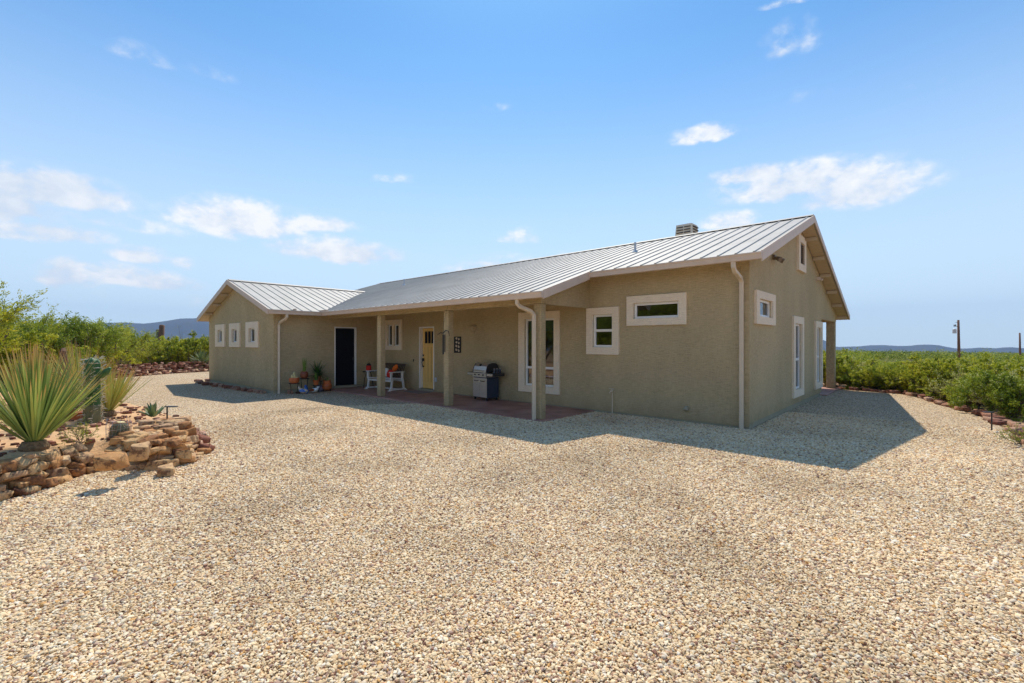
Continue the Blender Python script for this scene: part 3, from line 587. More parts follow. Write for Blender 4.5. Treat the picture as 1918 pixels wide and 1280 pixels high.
# soffit lining just under the slabs (visible tan boards)
sf=MB(); t2=TH+.003
def under(pts,mb=sf): mb.prism([(p[0],p[1],p[2]-t2) for p in pts],(0,0,-.012))
under([(OX-.03,-OY+.03,zt(-OY+.03)),(OX-.03,YR,ZR),(.01,YR,ZR),(.01,-OY+.03,zt(-OY+.03))]); under([(OX-.03,YR,ZR),(OX-.03,YE-.03,zt(YE-.03)),(.01,YE-.03,zt(YE-.03)),(.01,YR,ZR)])
under([(.005,-OY+.03,zt(-OY+.03)),(.005,-.01,zt(-.01)),(XK,-.01,zt(-.01)),(XK,-OY+.03,zt(-OY+.03))])
under([(XK-.03,-DP+.03,zt(-DP+.03)),(XK-.03,-.01,zt(-.01)),(XW+.01,-.01,zt(-.01)),(XW+.01,-DP+.03,zt(-DP+.03))])
under([(.005,YB+.01,zt(YB+.01)),(.005,YE-.03,zt(YE-.03)),(-19.3,YE-.03,zt(YE-.03)),(-19.3,YB+.01,zt(YB+.01))])
for s_ in (1,-1):
    xe=XC+s_*(WW/2+WOS-.03); xm=XC+s_*(WW/2+.01)
    under([(XC,WY-WO+.02,ZWR),(xe,WY-WO+.02,ztw(xe)),(xe,WY-.005,ztw(xe)),(XC,WY-.005,ZWR)]); under([(xe,WY,ztw(xe)),(xm,WY,ztw(xm)),(xm,-.02,ztw(xm)),(xe,-.02 if s_<0 else -DP,ztw(xe))])
sf.build('soffit',M_soffit,roof)
for y in (.7,1.9,3.1,5.0,6.1,7.2,8.4,9.5,10.6): ol=MB(); ol.box(.012,OX-.045,y-.03,y+.03,zt(y)-TH-.12,zt(y)-TH-.025); ol.build('outlooker',M_soffit,roof)
for dx in (.9,1.9,2.9):
    for s_ in (1,-1): ol=MB(); ol.box(XC+s_*dx-.03,XC+s_*dx+.03,WY-WO+.04,WY-.003,ztw(XC+dx)-TH-.11,ztw(XC+dx)-TH-.028); ol.build('outlooker',M_soffit,roof)
# fascia and rake trim
fc=MB(); fh=.15; k=.022
def rake(mb,a,b,off,h=fh,th=.022):   # off = outward vector
    a=np.array(a,float);b=np.array(b,float);o=np.array(off,float)*th; up=np.array([0,0,.018]); dn=np.array([0,0,-h+.018])
    mb.prism([a+up+o*.08,b+up+o*.08,b+dn+o*.08,a+dn+o*.08],o)
rake(fc,(OX,-OY,ZE),(OX,YR,ZR),(1,0,0),.19); rake(fc,(OX,YR,ZR),(OX,YE,zt(YE)),(1,0,0),.16); rake(fc,(XL-.15,-OY,ZE),(XL-.15,YR,ZR),(-1,0,0)); rake(fc,(XL-.15,YR,ZR),(XL-.15,YE,zt(YE)),(-1,0,0))
fc.build('fascia',M_fascia,roof); fc=MB()
rake(fc,(XK,-DP,zt(-DP)),(XK,-OY-.05,zt(-OY-.05)),(1,0,0),.18)
fc.build('fascia',M_fascia,roof); fc=MB()
rake(fc,(OX,YE,zt(YE)),(XL,YE,zt(YE)),(0,1,0))
fc.build('fascia',M_fascia,roof); fc=MB()
rake(fc,(XC,WY-WO,ZWR),(XC+WW/2+WOS,WY-WO,ztw(XC+WW/2+WOS)),(0,-1,0),.17); rake(fc,(XC,WY-WO,ZWR),(XC-WW/2-WOS,WY-WO,ztw(XC+WW/2+WOS)),(0,-1,0),.17)
rake(fc,(XC-WW/2-WOS,WY-WO,ztw(XC+WW/2+WOS)),(XC-WW/2-WOS,-.3,ztw(XC+WW/2+WOS)),(-1,0,0))
fc.build('fascia',M_fascia,roof)
def gutter(mb,a,b,off):
    a=np.array(a,float);b=np.array(b,float);o=np.array(off,float);z=np.array([0,0,1.])
    pr=[o*.002+z*-.015,o*.085+z*-.015,o*.085+z*-.035,o*.070+z*-.06,o*.06+z*-.135,o*.002+z*-.14]
    n=len(pr); mb.add([a+p for p in pr]+[b+p for p in pr],[tuple(range(n))[::-1],tuple(range(n,2*n))]+[(i,(i+1)%n,(i+1)%n+n,i+n) for i in range(n)])
gt=MB(); gutter(gt,(XK-.01,-OY,ZE),(OX+.02,-OY,ZE),(0,-1,0)); g_=gt.build('gutter',M_fascia,house)
gt=MB(); gutter(gt,(XK+.02,-DP,zt(-DP)),(XW+WOS+.09,-DP,zt(-DP)),(0,-1,0)); gt.build('gutter',M_fascia,house)
gt=MB(); xe=XW+WOS; gutter(gt,(xe,WY-WO,ztw(xe)),(xe,-DP-.003,ztw(xe)),(1,0,0)); gt.build('gutter',M_fascia,house)
sc_=MB(); z_=ztw(xe); sc_.box(xe-.05,xe+.088,WY-WO+.75,-DP-.9,z_-.012,z_+.05); sc_.build('gutter_guard',M_fascia,house); sc_=MB(); sc_.box(xe-.10,xe+.45,-DP-.086,-DP-.03,z_-.012,z_+.05); sc_.build('gutter_guard',M_fascia,house)
def downspout(pts,w=.055,label=None):
    mb=MB(); mb.tube(pts,w,4,flat=.75) if False else mb.tube(pts,[w]*len(pts),4)
    o=mb.build('downspout',M_gut,house,bevel=.008); return o
def ds(x0,y0,z0,x1,y1,z1,zb):
    st=MB(); pts=[(x0,y0,z0),(x0,y0,z0-.10),(x0+(x1-x0)*.15,y0+(y1-y0)*.15,z0-.16),(x0+(x1-x0)*.85,y0+(y1-y0)*.85,z1+.07),(x1,y1,z1),(x1,y1,zb+.12),(x1,y1,zb)]
    st.tube(pts,.050,4); st.box(x1-.042,x1+.042,y1-.040,y1+.040,1.4,1.42); d=st.build('downspout',M_gut,house,bevel=.01)
ds(-.12,-OY-.01,ZE-.13,-.12,-.07,2.78,.0)
ds(-3.80,-DP-.01,zt(-DP)-.12,-3.60,-1.96,2.22,.0)
ds(XW+WOS+.03,-3.42,ztw(XW+WOS)-.12,XW+.07,-3.50,2.22,.0)
# vents and chimney
for (x,y) in ((-14.0,2.0),(-3.36,2.0)):
    v_=MB(); z_=zt(y); v_.cyl(x,y,z_-.02,z_+.05,.10,.05,14); v_.cyl(x,y,z_+.02,z_+.26,.03,n=12); v_.build('vent_pipe',M_grey,roof)
ch=MB(); z_=zt(5.2); ch.add([( -3.50,4.75,z_-.2),(-2.86,4.75,z_-.2),(-2.86,5.4,z_-.35),(-3.5,5.4,z_-.35),(-3.43,4.83,5.33),(-2.94,4.83,5.33),(-2.94,5.32,5.33),(-3.43,5.32,5.33)],[(0,3,2,1),(4,5,6,7),(0,1,5,4),(1,2,6,5),(2,3,7,6),(3,0,4,7)])
ch=ch.build('chimney',M_trim,roof,bevel=.01); cl=MB()
for k in range(3):
    z=5.05+k*.085; cl.box(-3.40,-3.20,4.775+.035*k/3,4.82,z,z+.028); cl.box(-3.16,-2.97,4.775+.035*k/3,4.82,z,z+.028); cl.box(-2.93,-2.885,4.88,5.25,z,z+.028)
cl.build('louvre',M_slat,ch)
# wall fittings
fx=MB(); fx.lathe([(.0,0),(.05,.01),(.13,.16),(.135,.2)],14,(-7.55,-.002,1.93)); bmf=fx.build('wall_light',M_st,house)
fl=MB(); z_=3.56; fl.box(.002,.05,1.65,1.78,3.42,3.52); 
for dy in (-.07,.10): fl.tube([(.04,1.72+dy,3.46),(.10,1.71+dy*1.4,3.43),(.17,1.70+dy*1.7,3.39)],[.02,.04,.055],12)
fl.build('flood_light',M_brz,house,smooth=False)
f2=MB(); f2.box(.002,.08,6.75,6.85,3.48,3.58); f2.tube([(.06,6.8,3.53),(.14,6.8,3.48)],[.03,.045],10); f2.build('wall_light',M_fascia,house)
ot=MB(); ot.box(-9.36,-9.27,-.035,-.001,.38,.52); ot.build('outlet',M_grey,house,bevel=.008)
db=MB(); db.box(-10.55,-10.51,-.02,-.001,1.0,1.08); db.build('doorbell',M_black,house)
vc=MB(); vc.tube([(-1.17,-.001,.31),(-1.17,-.06,.31),(-1.17,-.09,.27)],[.045,.05,.045],12); vc.build('dryer_vent',M_fnd,house)
hb=MB(); hb.tube([(-2.86,-.06,.0),(-2.86,-.06,.54),(-2.86,-.03,.57),(-2.86,-.001,.57)],.012,8); hb.tube([(-2.86,-.06,.53),(-2.86,-.14,.55),(-2.86,-.17,.50)],[.014,.016,.014],8)
hb.tube([(-2.92,-.10,.60),(-2.80,-.10,.60)],.008,6); hb.cyl(-2.86,-.10,.54,.60,.01,n=8); hb.build('hose_tap',M_gut,house)
# patio slabs
me=MB(); me.box(XW+.002,-3.36,-2.0,-.0-.002,-.1,.05); o=me.build('patio',M_slab,bevel=.01); tag(o,kind='structure')
me=MB(); me.box(-19,.15,YB+.002,10.7,-.1,.045); o=me.build('rear_patio',M_slab,bevel=.01); tag(o,kind='structure')
me=MB(); me.box(-19.0,-.22,.22,7.3,-.1,.05); o=me.build('interior_floor',M_dark); tag(o,kind='structure')
#OBJECTS
# ---------------------------------------------------------------- rocks
def ico(sub):
    bm=bmesh.new(); bmesh.ops.create_icosphere(bm,subdivisions=sub,radius=1); V=np.array([v.co[:] for v in bm.verts]); Fc=np.array([[v.index for v in f.verts] for f in bm.faces]); bm.free(); return V,Fc
ICO={k:ico(k) for k in (1,2,3)}
def norm(v): return v/(np.linalg.norm(v,axis=-1,keepdims=True)+1e-9)
RK=[]
def _mkrocks():
    rg=np.random.default_rng(123)
    for k in range(30):
        c=np.array([[a,b,c] for a in(-1,1) for b in(-1,1) for c in(-1,1)],float)*.80+rg.uniform(-.26,.26,(8,3)); e=norm(rg.normal(size=(7,3)))*rg.uniform(.75,1.05,(7,1)); pts=np.vstack([c,e])
        bm=bmesh.new(); [bm.verts.new(p) for p in pts]; h=bmesh.ops.convex_hull(bm,input=bm.verts); bmesh.ops.delete(bm,geom=[v for v in bm.verts if not v.link_faces],context='VERTS')
        bmesh.ops.bevel(bm,geom=list(bm.edges),offset=.07,segments=1,affect='EDGES',profile=.6); bmesh.ops.triangulate(bm,faces=list(bm.faces)); bmesh.ops.remove_doubles(bm,verts=list(bm.verts),dist=.002)
        low=(np.array([v.co[:] for v in bm.verts]),np.array([[v.index for v in f.verts] for f in bm.faces])) if not bm.verts.index_update() else None
        bmesh.ops.subdivide_edges(bm,edges=[e for e in bm.edges if e.calc_length()>.3],cuts=2,use_grid_fill=True); bmesh.ops.triangulate(bm,faces=list(bm.faces)); bm.verts.index_update()
        V=np.array([v.co[:] for v in bm.verts]); Fc=np.array([[v.index for v in f.verts] for f in bm.faces]); V=V*(1+.07*np.array([noise.noise(Vector(p*2.2)+Vector((k*5,0,0))) for p in V])[:,None])+rg.normal(size=V.shape)*.012
        bm.free(); RK.append((low,(V,Fc)))
def rock(rng,size,sub=2,npl=10,rough=.012):
    if not RK: _mkrocks()
    V,Fc=RK[rng.integers(len(RK))][0 if sub<3 else 1]; f=rng.choice([-1,1]); 
    V=V*np.array([f,1,1]); Fc=Fc if f>0 else Fc[:,::-1]
    if rng.uniform()<.5: V=V*np.array([-1,-1,1])
    return V*np.array(size)*.5,Fc
def rotz(P,a): c,s=math.cos(a),math.sin(a); return P@np.array([[c,s,0],[-s,c,0],[0,0,1]])
def rotx(P,a): c,s=math.cos(a),math.sin(a); return P@np.array([[1,0,0],[0,c,s],[0,-s,c]])
class RB:
    def __init__(s): s.V=[];s.F=[];s.T=[];s.n=0
    def add(s,P,Fc,t): s.V.append(P); s.F.append(Fc+s.n); s.n+=len(P); s.T.append(np.full(len(P),t))
    def build(s,name,mat,parent=None,smooth=False):
        V=np.concatenate(s.V); o=mesh_np(name,V,np.concatenate(s.F),mat,parent,{'tb':np.concatenate(s.T),'ta':np.zeros(len(V))},smooth)
        return o
def walk(path,step):
    P=[np.array(p,float) for p in path]; out=[]; carry=0
    for a,b in zip(P[:-1],P[1:]):
        L_=np.linalg.norm(b-a); t=(b-a)/L_; s=carry
        while s<L_: out.append((a+t*s,t)); s+=step()
        carry=s-L_
    return out
def rockwall(name,label,path,courses,lsz,hsz,dsz,mat,seed,sub=2,jit=.03,lean=.05,inward=1):
    rng=np.random.default_rng(seed); rb_=RB()
    for c in range(courses):
        for p,t in walk(path,lambda: rng.uniform(*lsz)*.93):
            nrm=np.array([-t[1],t[0]])*inward; l=rng.uniform(*lsz)*1.05; h=rng.uniform(*hsz)*1.15
            q=p+nrm*(.08+c*lean)+rng.normal(size=2)*jit; z=(c+.5)*np.mean(hsz)*1.0+rng.normal()*.012
            P,Fc=rock(rng,(l,rng.uniform(*dsz),h),sub); P=rotx(P,rng.normal()*.25); P=rotx(rotz(P,1.57),rng.normal()*.14); P=rotz(P,math.atan2(t[1],t[0])-1.57+rng.normal()*.3)
            rb_.add(P+np.array([q[0],q[1],z+.01]),Fc,rng.uniform())
    o=rb_.build(name,mat); return tag(o,label,'stone wall')
rockwall('rock_wall','stacked tan and orange rocks edging the raised cactus bed in the left foreground',BED[1:10],4,(.10,.26),(.06,.12),(.14,.24),M_rock,3,3,jit=.03,inward=1,lean=.045)
rockwall('rock_wall','low line of red brown rocks along the back edge of the cactus bed',BED[9:16],1,(.12,.28),(.10,.18),(.12,.2),M_rockr,4,2,.07,inward=1)
rockwall('rock_wall','long low red brown rubble wall across the drive at the left, below the bushes',[(-27.8,-.2),(-27.5,-1.74),(-27.0,-3.3),(-26,-5.0),(-25.0,-6.4),(-24.6,-8),(-24.6,-10.5)],6,(.12,.30),(.07,.12),(.14,.26),M_rockr,7,2,.07,.12,inward=-1)
def edging(_,path,c,lsz,hsz,dsz,mat,seed,sub,jit,lean,inward=1):
    rng=np.random.default_rng(seed); wing=path[0][0]<-10
    lb=('small reddish rock in the row along the foot of the wing wall','rocks along the wing wall') if wing else ('low reddish rock in the broken line edging the gravel under the right hand bushes','rocks edging the right side of the gravel')
    for p,t in walk(path,lambda: rng.uniform(*lsz)*.9):
        l=rng.uniform(*lsz); P,Fc=rock(rng,(l,rng.uniform(*dsz),rng.uniform(*hsz)),sub); P=rotz(P,math.atan2(t[1],t[0])+rng.normal()*.4); b_=RB(); b_.add(P,Fc,rng.uniform())
        o=b_.build('edging_rock',mat); o.location=(p[0]+rng.normal()*jit,p[1]+rng.normal()*jit,.05); tag(o,lb[0],'rock',lb[1])
edging('row of small dark red rocks edging the foot of the wing wall',[(-19.9,-3.6),(-20.1,-4.0),(-19.0,-4.15),(-17,-4.05),(-14.6,-3.95),(-13.2,-3.8)],1,(.14,.3),(.10,.2),(.12,.22),M_rockr,8,2,.05,0)
edging('low broken line of reddish rocks edging the gravel under the right hand bushes',[(3.71,1.55),(3.67,3.43),(3.51,4.82),(3.15,6.13),(2.63,7.47),(2.34,8.97),(1.94,9.74),(1.27,9.96),(0.69,10.10),(0.21,10.38)],1,(.14,.34),(.08,.16),(.14,.24),M_rockr,9,2,.07,0,inward=-1)
def rubble(name,label,n,reg,smin,smax,mat,seed,stuff=True):
    rng=np.random.default_rng(seed); b_=RB(); k=0
    while k<n:
        x,y,ok=reg(rng)
        if not ok: continue
        z=bz(x,y); z=z if z>-.1 else .02
        s=rng.uniform(smin,smax)*rng.choice([.6,1,1,1.3]); P,Fc=rock(rng,(s*rng.uniform(.9,1.5),s,s*rng.uniform(.45,.75)),2 if s>.07 else 1); P=rotz(P,rng.uniform(0,6.28)); b_.add(P+np.array([x,y,z+s*.18]),Fc,rng.uniform()); k+=1
    return tag(b_.build(name,mat),label,'rubble',kind='stuff' if stuff else None)
def reg_pile(rng):
    t=rng.uniform(0,1); px=rng.uniform(225,392); py=rng.uniform(785,885); x,y,_=ground(px,py,.18); d=float(distpoly(np.array([x]),np.array([y]),BED)[0]); return x,y,(d<.75 and bz(x,y)>-.1 and x>-6.6 and y>-8.6)
rubble('rock_rubble','small tan rocks piled on the sloping right tip of the cactus bed',330,reg_pile,.09,.17,M_rock,11)
def reg_bed(rng):
    x=rng.uniform(-14,-5); y=rng.uniform(-10,-7.1); return x,y,bz(x,y)>.08
rubble('rock_rubble','little reddish stones scattered over the dirt of the cactus bed',520,reg_bed,.03,.08,M_rockr,12)
for i,(px,py,s,l,m) in enumerate([(205,868,(.30,.22,.2),'rounded orange boulder with dark stains on the wall of the cactus bed',M_rock),(262,846,(.26,.24,.22),'squared orange block set in the bed wall in front of the barrel cactus',M_rock),
      (300,872,(.34,.26,.2),'large pale tan boulder at the right foot of the rock pile',M_rock),(309,884,(.24,.2,.17),'smooth tan boulder standing alone at the foot of the rock pile',M_rock),(108,884,(.34,.22,.15),'long tan slab lying on the bed wall in front of the large sotol',M_rock),
      (30,868,(.4,.25,.16),'broad brown slab at the left end of the bed wall',M_rock),(425,0,None,'',None)]):
    if s is None: break
    rng=np.random.default_rng(40+i); P,Fc=rock(rng,s,3,14,.012); b_=RB(); b_.add(rotz(P,rng.uniform(-.3,.9)),Fc,rng.uniform(.3,.8)); zz=.30 if py<880 else .12
    if i in(2,3): zz=.07
    x,y,_=ground(px,py,zz); o=b_.build('boulder',m); o.location=(x,y,zz); tag(o,l,'boulder')
for (x,y,z,s,l) in ((-12.55,-3.28,.07,(.24,.15,.14),'tan rock on the gravel beside the white bird figure, right of the wing downspout'),(-12.45,-3.08,.05,(.12,.1,.09),'small dark red rock beside the plant stand legs')):
    rng=np.random.default_rng(int(-y*100)); P,Fc=rock(rng,s,3); b_=RB(); b_.add(P,Fc,.6 if s[0]>.2 else .0); o=b_.build('boulder',M_rockr); o.location=(x,y,z); tag(o,l,'boulder')
# ---------------------------------------------------------------- plants
def grow(rng,levels,up=.25):
    """levels: list of (count, length, radius, start_t, spread). returns polylines per level: array (n,5,3), radii"""
    out=[]; parents=None
    for li,(cnt,ln,rad,t0,spr) in enumerate(levels):
        if parents is None:
            n=cnt; st=np.c_[rng.normal(size=(n,2))*.05,np.zeros(n)]; az=rng.uniform(0,2*math.pi,n)+np.arange(n)*2.4; tl=rng.uniform(.12,1,n)**.8*spr
            d=np.stack([np.sin(tl)*np.cos(az),np.sin(tl)*np.sin(az),np.cos(tl)],-1); L_=ln*rng.uniform(.75,1.1,n)
        else:
            m=len(parents); n=m*cnt; idx=np.repeat(np.arange(m),cnt); t=rng.uniform(t0,1,n)*4; i0=np.minimum(t.astype(int),3); fr=(t-i0)[:,None]
            st=parents[idx,i0]*(1-fr)+parents[idx,i0+1]*fr; pd=norm(parents[idx,i0+1]-parents[idx,i0]); rd=norm(rng.normal(size=(n,3)))
            d=norm(pd+rd*spr); L_=ln*rng.uniform(.6,1.15,n)
        pts=[st]; cur=st; dd=d
        for s_ in range(4):
            dd=norm(dd+rng.normal(size=dd.shape)*.16+np.array([0,0,up*.25])); cur=cur+dd*(L_/4)[:,None]; pts.append(cur)
        arr=np.stack(pts,1); out.append((arr,rad)); parents=arr
    return out
def tubes_np(arr,rad,taper=.45,k=3):
    n,m,_=arr.shape; V=[];Fc=[]
    t=norm(np.gradient(arr,axis=1)); ref=np.where(np.abs(t[...,2:3])>.9,np.array([1.,0,0]),np.array([0,0,1.])); u=norm(np.cross(t,ref)); w=np.cross(t,u)
    r=(rad*np.linspace(1,taper,m))[None,:,None]
    rings=np.stack([arr+r*(u*math.cos(a)+w*math.sin(a)) for a in np.arange(k)*2*math.pi/k],2) # n,m,k,3
    V=rings.reshape(-1,3); base=(np.arange(n)*m*k)[:,None,None]+(np.arange(m-1)*k)[None,:,None]+np.arange(k)[None,None,:]; nx=(np.arange(n)*m*k)[:,None,None]+(np.arange(m-1)*k)[None,:,None]+((np.arange(k)+1)%k)[None,None,:]
    Fc=np.stack([base,nx,nx+k,base+k],-1).reshape(-1,4); return V,Fc
def leaves(rng,tw,per,size,asp=.5,jit=.02,t0=.1,along=.6):
    n=len(tw); N_=n*per; idx=np.repeat(np.arange(n),per); t=rng.uniform(t0,1,N_)*4; i0=np.minimum(t.astype(int),3); fr=(t-i0)[:,None]
    c=tw[idx,i0]*(1-fr)+tw[idx,i0+1]*fr; td=norm(tw[idx,i0+1]-tw[idx,i0]); c=c+rng.normal(size=c.shape)*jit
    a=norm(td*along+norm(rng.normal(size=c.shape))); b=norm(np.cross(a,rng.normal(size=c.shape))); s=(size*rng.uniform(.6,1.3,N_))[:,None]
    V=np.stack([c-a*s*.5,c+b*s*asp*.5,c+a*s*.5,c-b*s*asp*.5],1).reshape(-1,3); Fc=np.arange(N_*4).reshape(-1,4)
    tb=np.clip(.62*rng.uniform(0,1,n//5+1)[idx//5]+.14*rng.uniform(0,1,n)[idx]+.24*rng.uniform(0,1,N_),0,1); return V,Fc,np.repeat(t/4,4),np.repeat(tb,4)
def plant_meshes(name,seed,levels,up,leaf,mat,crown='foliage',stem='stems'):
    rng=np.random.default_rng(seed); g=grow(rng,levels,up); root=bpy.data.objects.new(name,None); COL.objects.link(root)
    Vs=[];Fs=[];o=0
    for arr,rad in g[:-1] if len(g)>2 else g:
        V,Fc=tubes_np(arr,rad,k=4 if rad>.03 else 3); Vs.append(V);Fs.append(Fc+o);o+=len(V)
    mesh_np(stem,np.concatenate(Vs),np.concatenate(Fs),M_bark,root,{'ta':np.zeros(o),'tb':np.zeros(o)})
    V,Fc,ta,tb=leaves(rng,g[-1][0],*leaf); mesh_np(crown,V,Fc,mat,root,{'ta':ta,'tb':tb}); return root
KIND={}
def proto(kind,*a,**k): KIND[kind]=[plant_meshes(*[kind_name[kind]]+[s_]+list(a),**k) for s_ in seeds[kind]]
kind_name={'A':'creosote_bush','B':'mesquite_bush','C':'flowering_bush','D':'grey_bush','T':'mesquite_tree','W':'palo_verde_tree','S':'small_bush','X':'bare_bush'}
seeds={'A':(1,2,3),'B':(11,12),'C':(21,22),'D':(31,),'T':(41,42),'W':(51,),'S':(61,),'X':(71,)}
proto('A',[(38,1.3,.013,0,1.25),(6,.36,.006,.2,.7),(5,.13,.004,.45,.9)],.4,(16,.054,.6,.018,.3),M_lfA)
proto('B',[(13,.95,.024,0,1.35),(7,.5,.010,.2,.8),(6,.22,.005,.4,.9)],.3,(26,.060,.5,.03,.3),M_lfB)
proto('C',[(40,1.15,.012,0,1.2),(8,.35,.006,.2,.6),(4,.16,.004,.3,.8)],.4,(11,.032,.7,.014),M_lfC)
proto('D',[(30,1.0,.012,0,1.05),(8,.4,.005,.2,.6),(4,.2,.003,.2,.8)],.25,(12,.034,.35,.012),M_lfD)
proto('T',[(5,1.9,.075,0,.75),(7,1.1,.03,.35,.75),(8,.65,.012,.25,.75),(6,.35,.005,.2,.8)],.3,(13,.078,.42,.035),M_lfB,crown='crown',stem='trunk')
proto('W',[(5,2.2,.09,0,.75),(7,1.4,.035,.3,.7),(8,.8,.014,.2,.55),(5,.55,.005,.15,.5)],.12,(24,.095,.26,.035,.1,1.5),M_lfA,crown='crown',stem='trunk')
proto('S',[(14,.42,.006,0,1.1),(6,.2,.003,.3,.7)],.3,(14,.024,.5,.01),M_lfB)
proto('X',[(8,1.5,.025,0,.9),(7,.8,.012,.3,.8),(6,.4,.006,.3,.9)],.2,(5,.04,.5,.02),M_lfD)
def clear(px,dep,m):
    for _ in range(60):
        x,y,_z=at(px,dep); 
        if not inpoly(np.array([x]),np.array([y]),GRAV)[0] and distpoly(np.array([x]),np.array([y]),GRAV)[0]>m: break
        dep+=.12
    return x,y
usedp=set(); rngP=random.Random(77)
def put(kind,x,y,sc,label,group=None,var=None,z=None,cat=None,rz=None,sz=None):
    ps=KIND[kind]; vi=rngP.randrange(len(ps)) if var is None else var; src=ps[vi]
    if (kind,vi) not in usedp: usedp.add((kind,vi)); o=src
    else: o=copy_tree(src)
    if z is None:
        b_=bz(x,y); z=b_ if b_>-.1 else float(terr(x,y))
    o.location=(x,y,z); o.rotation_euler=(0,0,rngP.uniform(0,6.28) if rz is None else rz); s2=sc*(sz or rngP.uniform(.9,1.1)); o.scale=(sc,sc,s2)
    tag(o,label,cat or ('tree' if kind in 'TW' else 'bush'),group); return o
# right-hand border, near to far
g_='bushes beyond the gravel on the right'
put('S',*ground(1912,838)[:2],.85,'small low green bush at the right edge, nearest of all on the gravel margin',z=0)
for (px,dep,k,sc,l) in [(1893,10.0,'B',.95,'leafy dark green mesquite bush with bare grey stems behind the right path light'),(1835,10.9,'B',.85,'full green bush just left of the right path light'),
  (1905,12.0,'C',1.0,'yellow flowered bush at the right picture edge behind the mesquite'),(1775,12.4,'A',.95,'olive green bush leaning over the dark rock heap at the gravel edge'),
  (1832,13.5,'C',1.0,'pale yellow flowered bush behind the olive green bush'),(1722,13.6,'A',.95,'bright green bush at the bend of the gravel edge'),(1682,14.6,'A',.85,'tall green bush between the bend and the rear porch corner'),
  (1640,15.6,'A',.82,'yellow green bush close to the rear porch corner'),(1600,16.4,'B',.8,'green bush nearest the rear porch post on its right'),(1562,17.2,'A',.8,'green bush seen past the rear porch post'),
  (1875,14.6,'A',1.05,'tall olive bush standing behind the flowered bushes at far right'),(1760,15.6,'A',1.0,'round green bush behind the olive green one'),(1665,18.5,'D',1.1,'grey green feathery bush rising behind the first row on the right'),
  (1618,19.5,'C',.9,'pale straw coloured flowering bush behind the first row near the porch')]:
    put(k,*clear(px,dep-1.5,.62),sc*(.84 if px>1750 else .66),l)
lab={'A':'green creosote bush somewhere in the thicket behind the first row of right hand bushes','B':'dark green mesquite bush in the thicket behind the first row of right hand bushes','C':'pale yellow flowered bush in the thicket behind the first row of right hand bushes','D':'grey green bush in the thicket behind the first row of right hand bushes','X':'sparse half bare bush in the thicket behind the first row of right hand bushes'}
for i in range(140):
    dep=11+38*rngP.random()**1.15; px=rngP.uniform(1535,1990+0*dep); k=rngP.choice('AAAABBBCCD'); x,y=clear(px,dep,1.0)
    sc_=rngP.choice((.45,.55,.7,.85,1.05))*rngP.uniform(.9,1.1); hz_=rngP.uniform(.42,.9); put(k,x,y,sc_,lab[k],{'A':'creosote bushes in the right thicket','B':'mesquite bushes in the right thicket','C':'flowered bushes in the right thicket','D':'grey bushes in the right thicket','X':'sparse bushes in the right thicket'}[k],sz=min(1.05,hz_/sc_))
for i in range(26):
    dep=8+22*rngP.random(); px=rngP.uniform(2010,2700); x,y=clear(px,dep,1.1); k=rngP.choice('ABC'); sc_=rngP.uniform(.6,.95); put(k,x,y,sc_,'green desert bush farther along the gravel edge, out of the picture to the right','bushes farther along the gravel edge',sz=.75)
# left trees and bushes
put('W',*at(-45,12.5)[:2],.90,'tall wispy palo verde tree at the left picture edge, taller than all other trees',var=0,sz=.95)
put('T',*at(52,14.5)[:2],.80,'dense green mesquite low in front of the two palo verdes',sz=.9)
put('W',*at(0,15.5)[:2],.78,'second wispy palo verde filling in just right of and behind the tallest one',var=0)
for (px,dep,k,sc,l) in [(75,17,'W',.66,'feathery green tree right of the tall palo verde'),(-20,17.5,'T',1.1,'dense green mesquite tree behind the palo verde at far left'),(128,20,'T',1.04,'rounded mesquite tree behind the dead cactus stump'),(178,22.5,'T',.99,'mesquite tree above the columnar cactus'),
   (224,25,'T',.92,'mesquite tree whose crown ends against the blue mountains'),(60,14.5,'A',1.1,'yellow green bush behind the large sotol'),(5,13.5,'A',1.15,'green bush low at the left picture edge behind the sotol'),
   (110,16,'A',1.1,'bright green bush just left of the dead cactus stump'),(160,20.5,'A',1.25,'yellow green bush just behind the columnar cactus'),(205,27.5,'A',1.25,'yellow green bush behind the left end of the rubble wall'),
   (248,30.0,'A',1.35,'yellow green bush behind the rubble wall, left of the saguaro posts'),(285,30.3,'A',1.35,'yellow green bush in front of the saguaro posts'),(322,30.2,'A',1.45,'yellow green bush just right of the saguaro posts'),
   (358,30.6,'A',1.35,'yellow green bush beside the blue green agave at the far wall'),(395,31.5,'A',1.5,'yellow green bush partly hidden by the wing corner'),(300,36,'X',1.45,'sparse almost bare bush rising behind the saguaro posts'),(335,36,'X',1.25,'thin sparse bush between the saguaro posts and the wing'),(378,35,'B',1.9,'taller green bush against the mountain beside the wing eave')]:
    put(k,*at(px,dep)[:2],sc,l)
for i in range(26):
    px=rngP.uniform(-150,230); dep=rngP.uniform(22,42); k=rngP.choice('AABT'); x,y,_=at(px,dep); put(k,x,y,(1.0 if k=='T' else 1.3)*rngP.uniform(.75,.95),{'A':'yellow green creosote bush in the far left thicket behind the nearer trees','B':'dark green mesquite bush in the far left thicket behind the nearer trees','T':'mesquite tree in the far left thicket behind the nearer trees'}[k],{'A':'creosote bushes in the far left thicket','B':'mesquite bushes in the far left thicket','T':'mesquite trees in the far left thicket'}[k])
for i in range(14):
    px=rngP.uniform(225,430); dep=rngP.uniform(33,48); k='A'; x,y,_=at(px,dep); put(k,x,y,1.55*rngP.uniform(.85,1.1),'green bush behind the first row beyond the rubble wall','far bushes beyond the rubble wall')
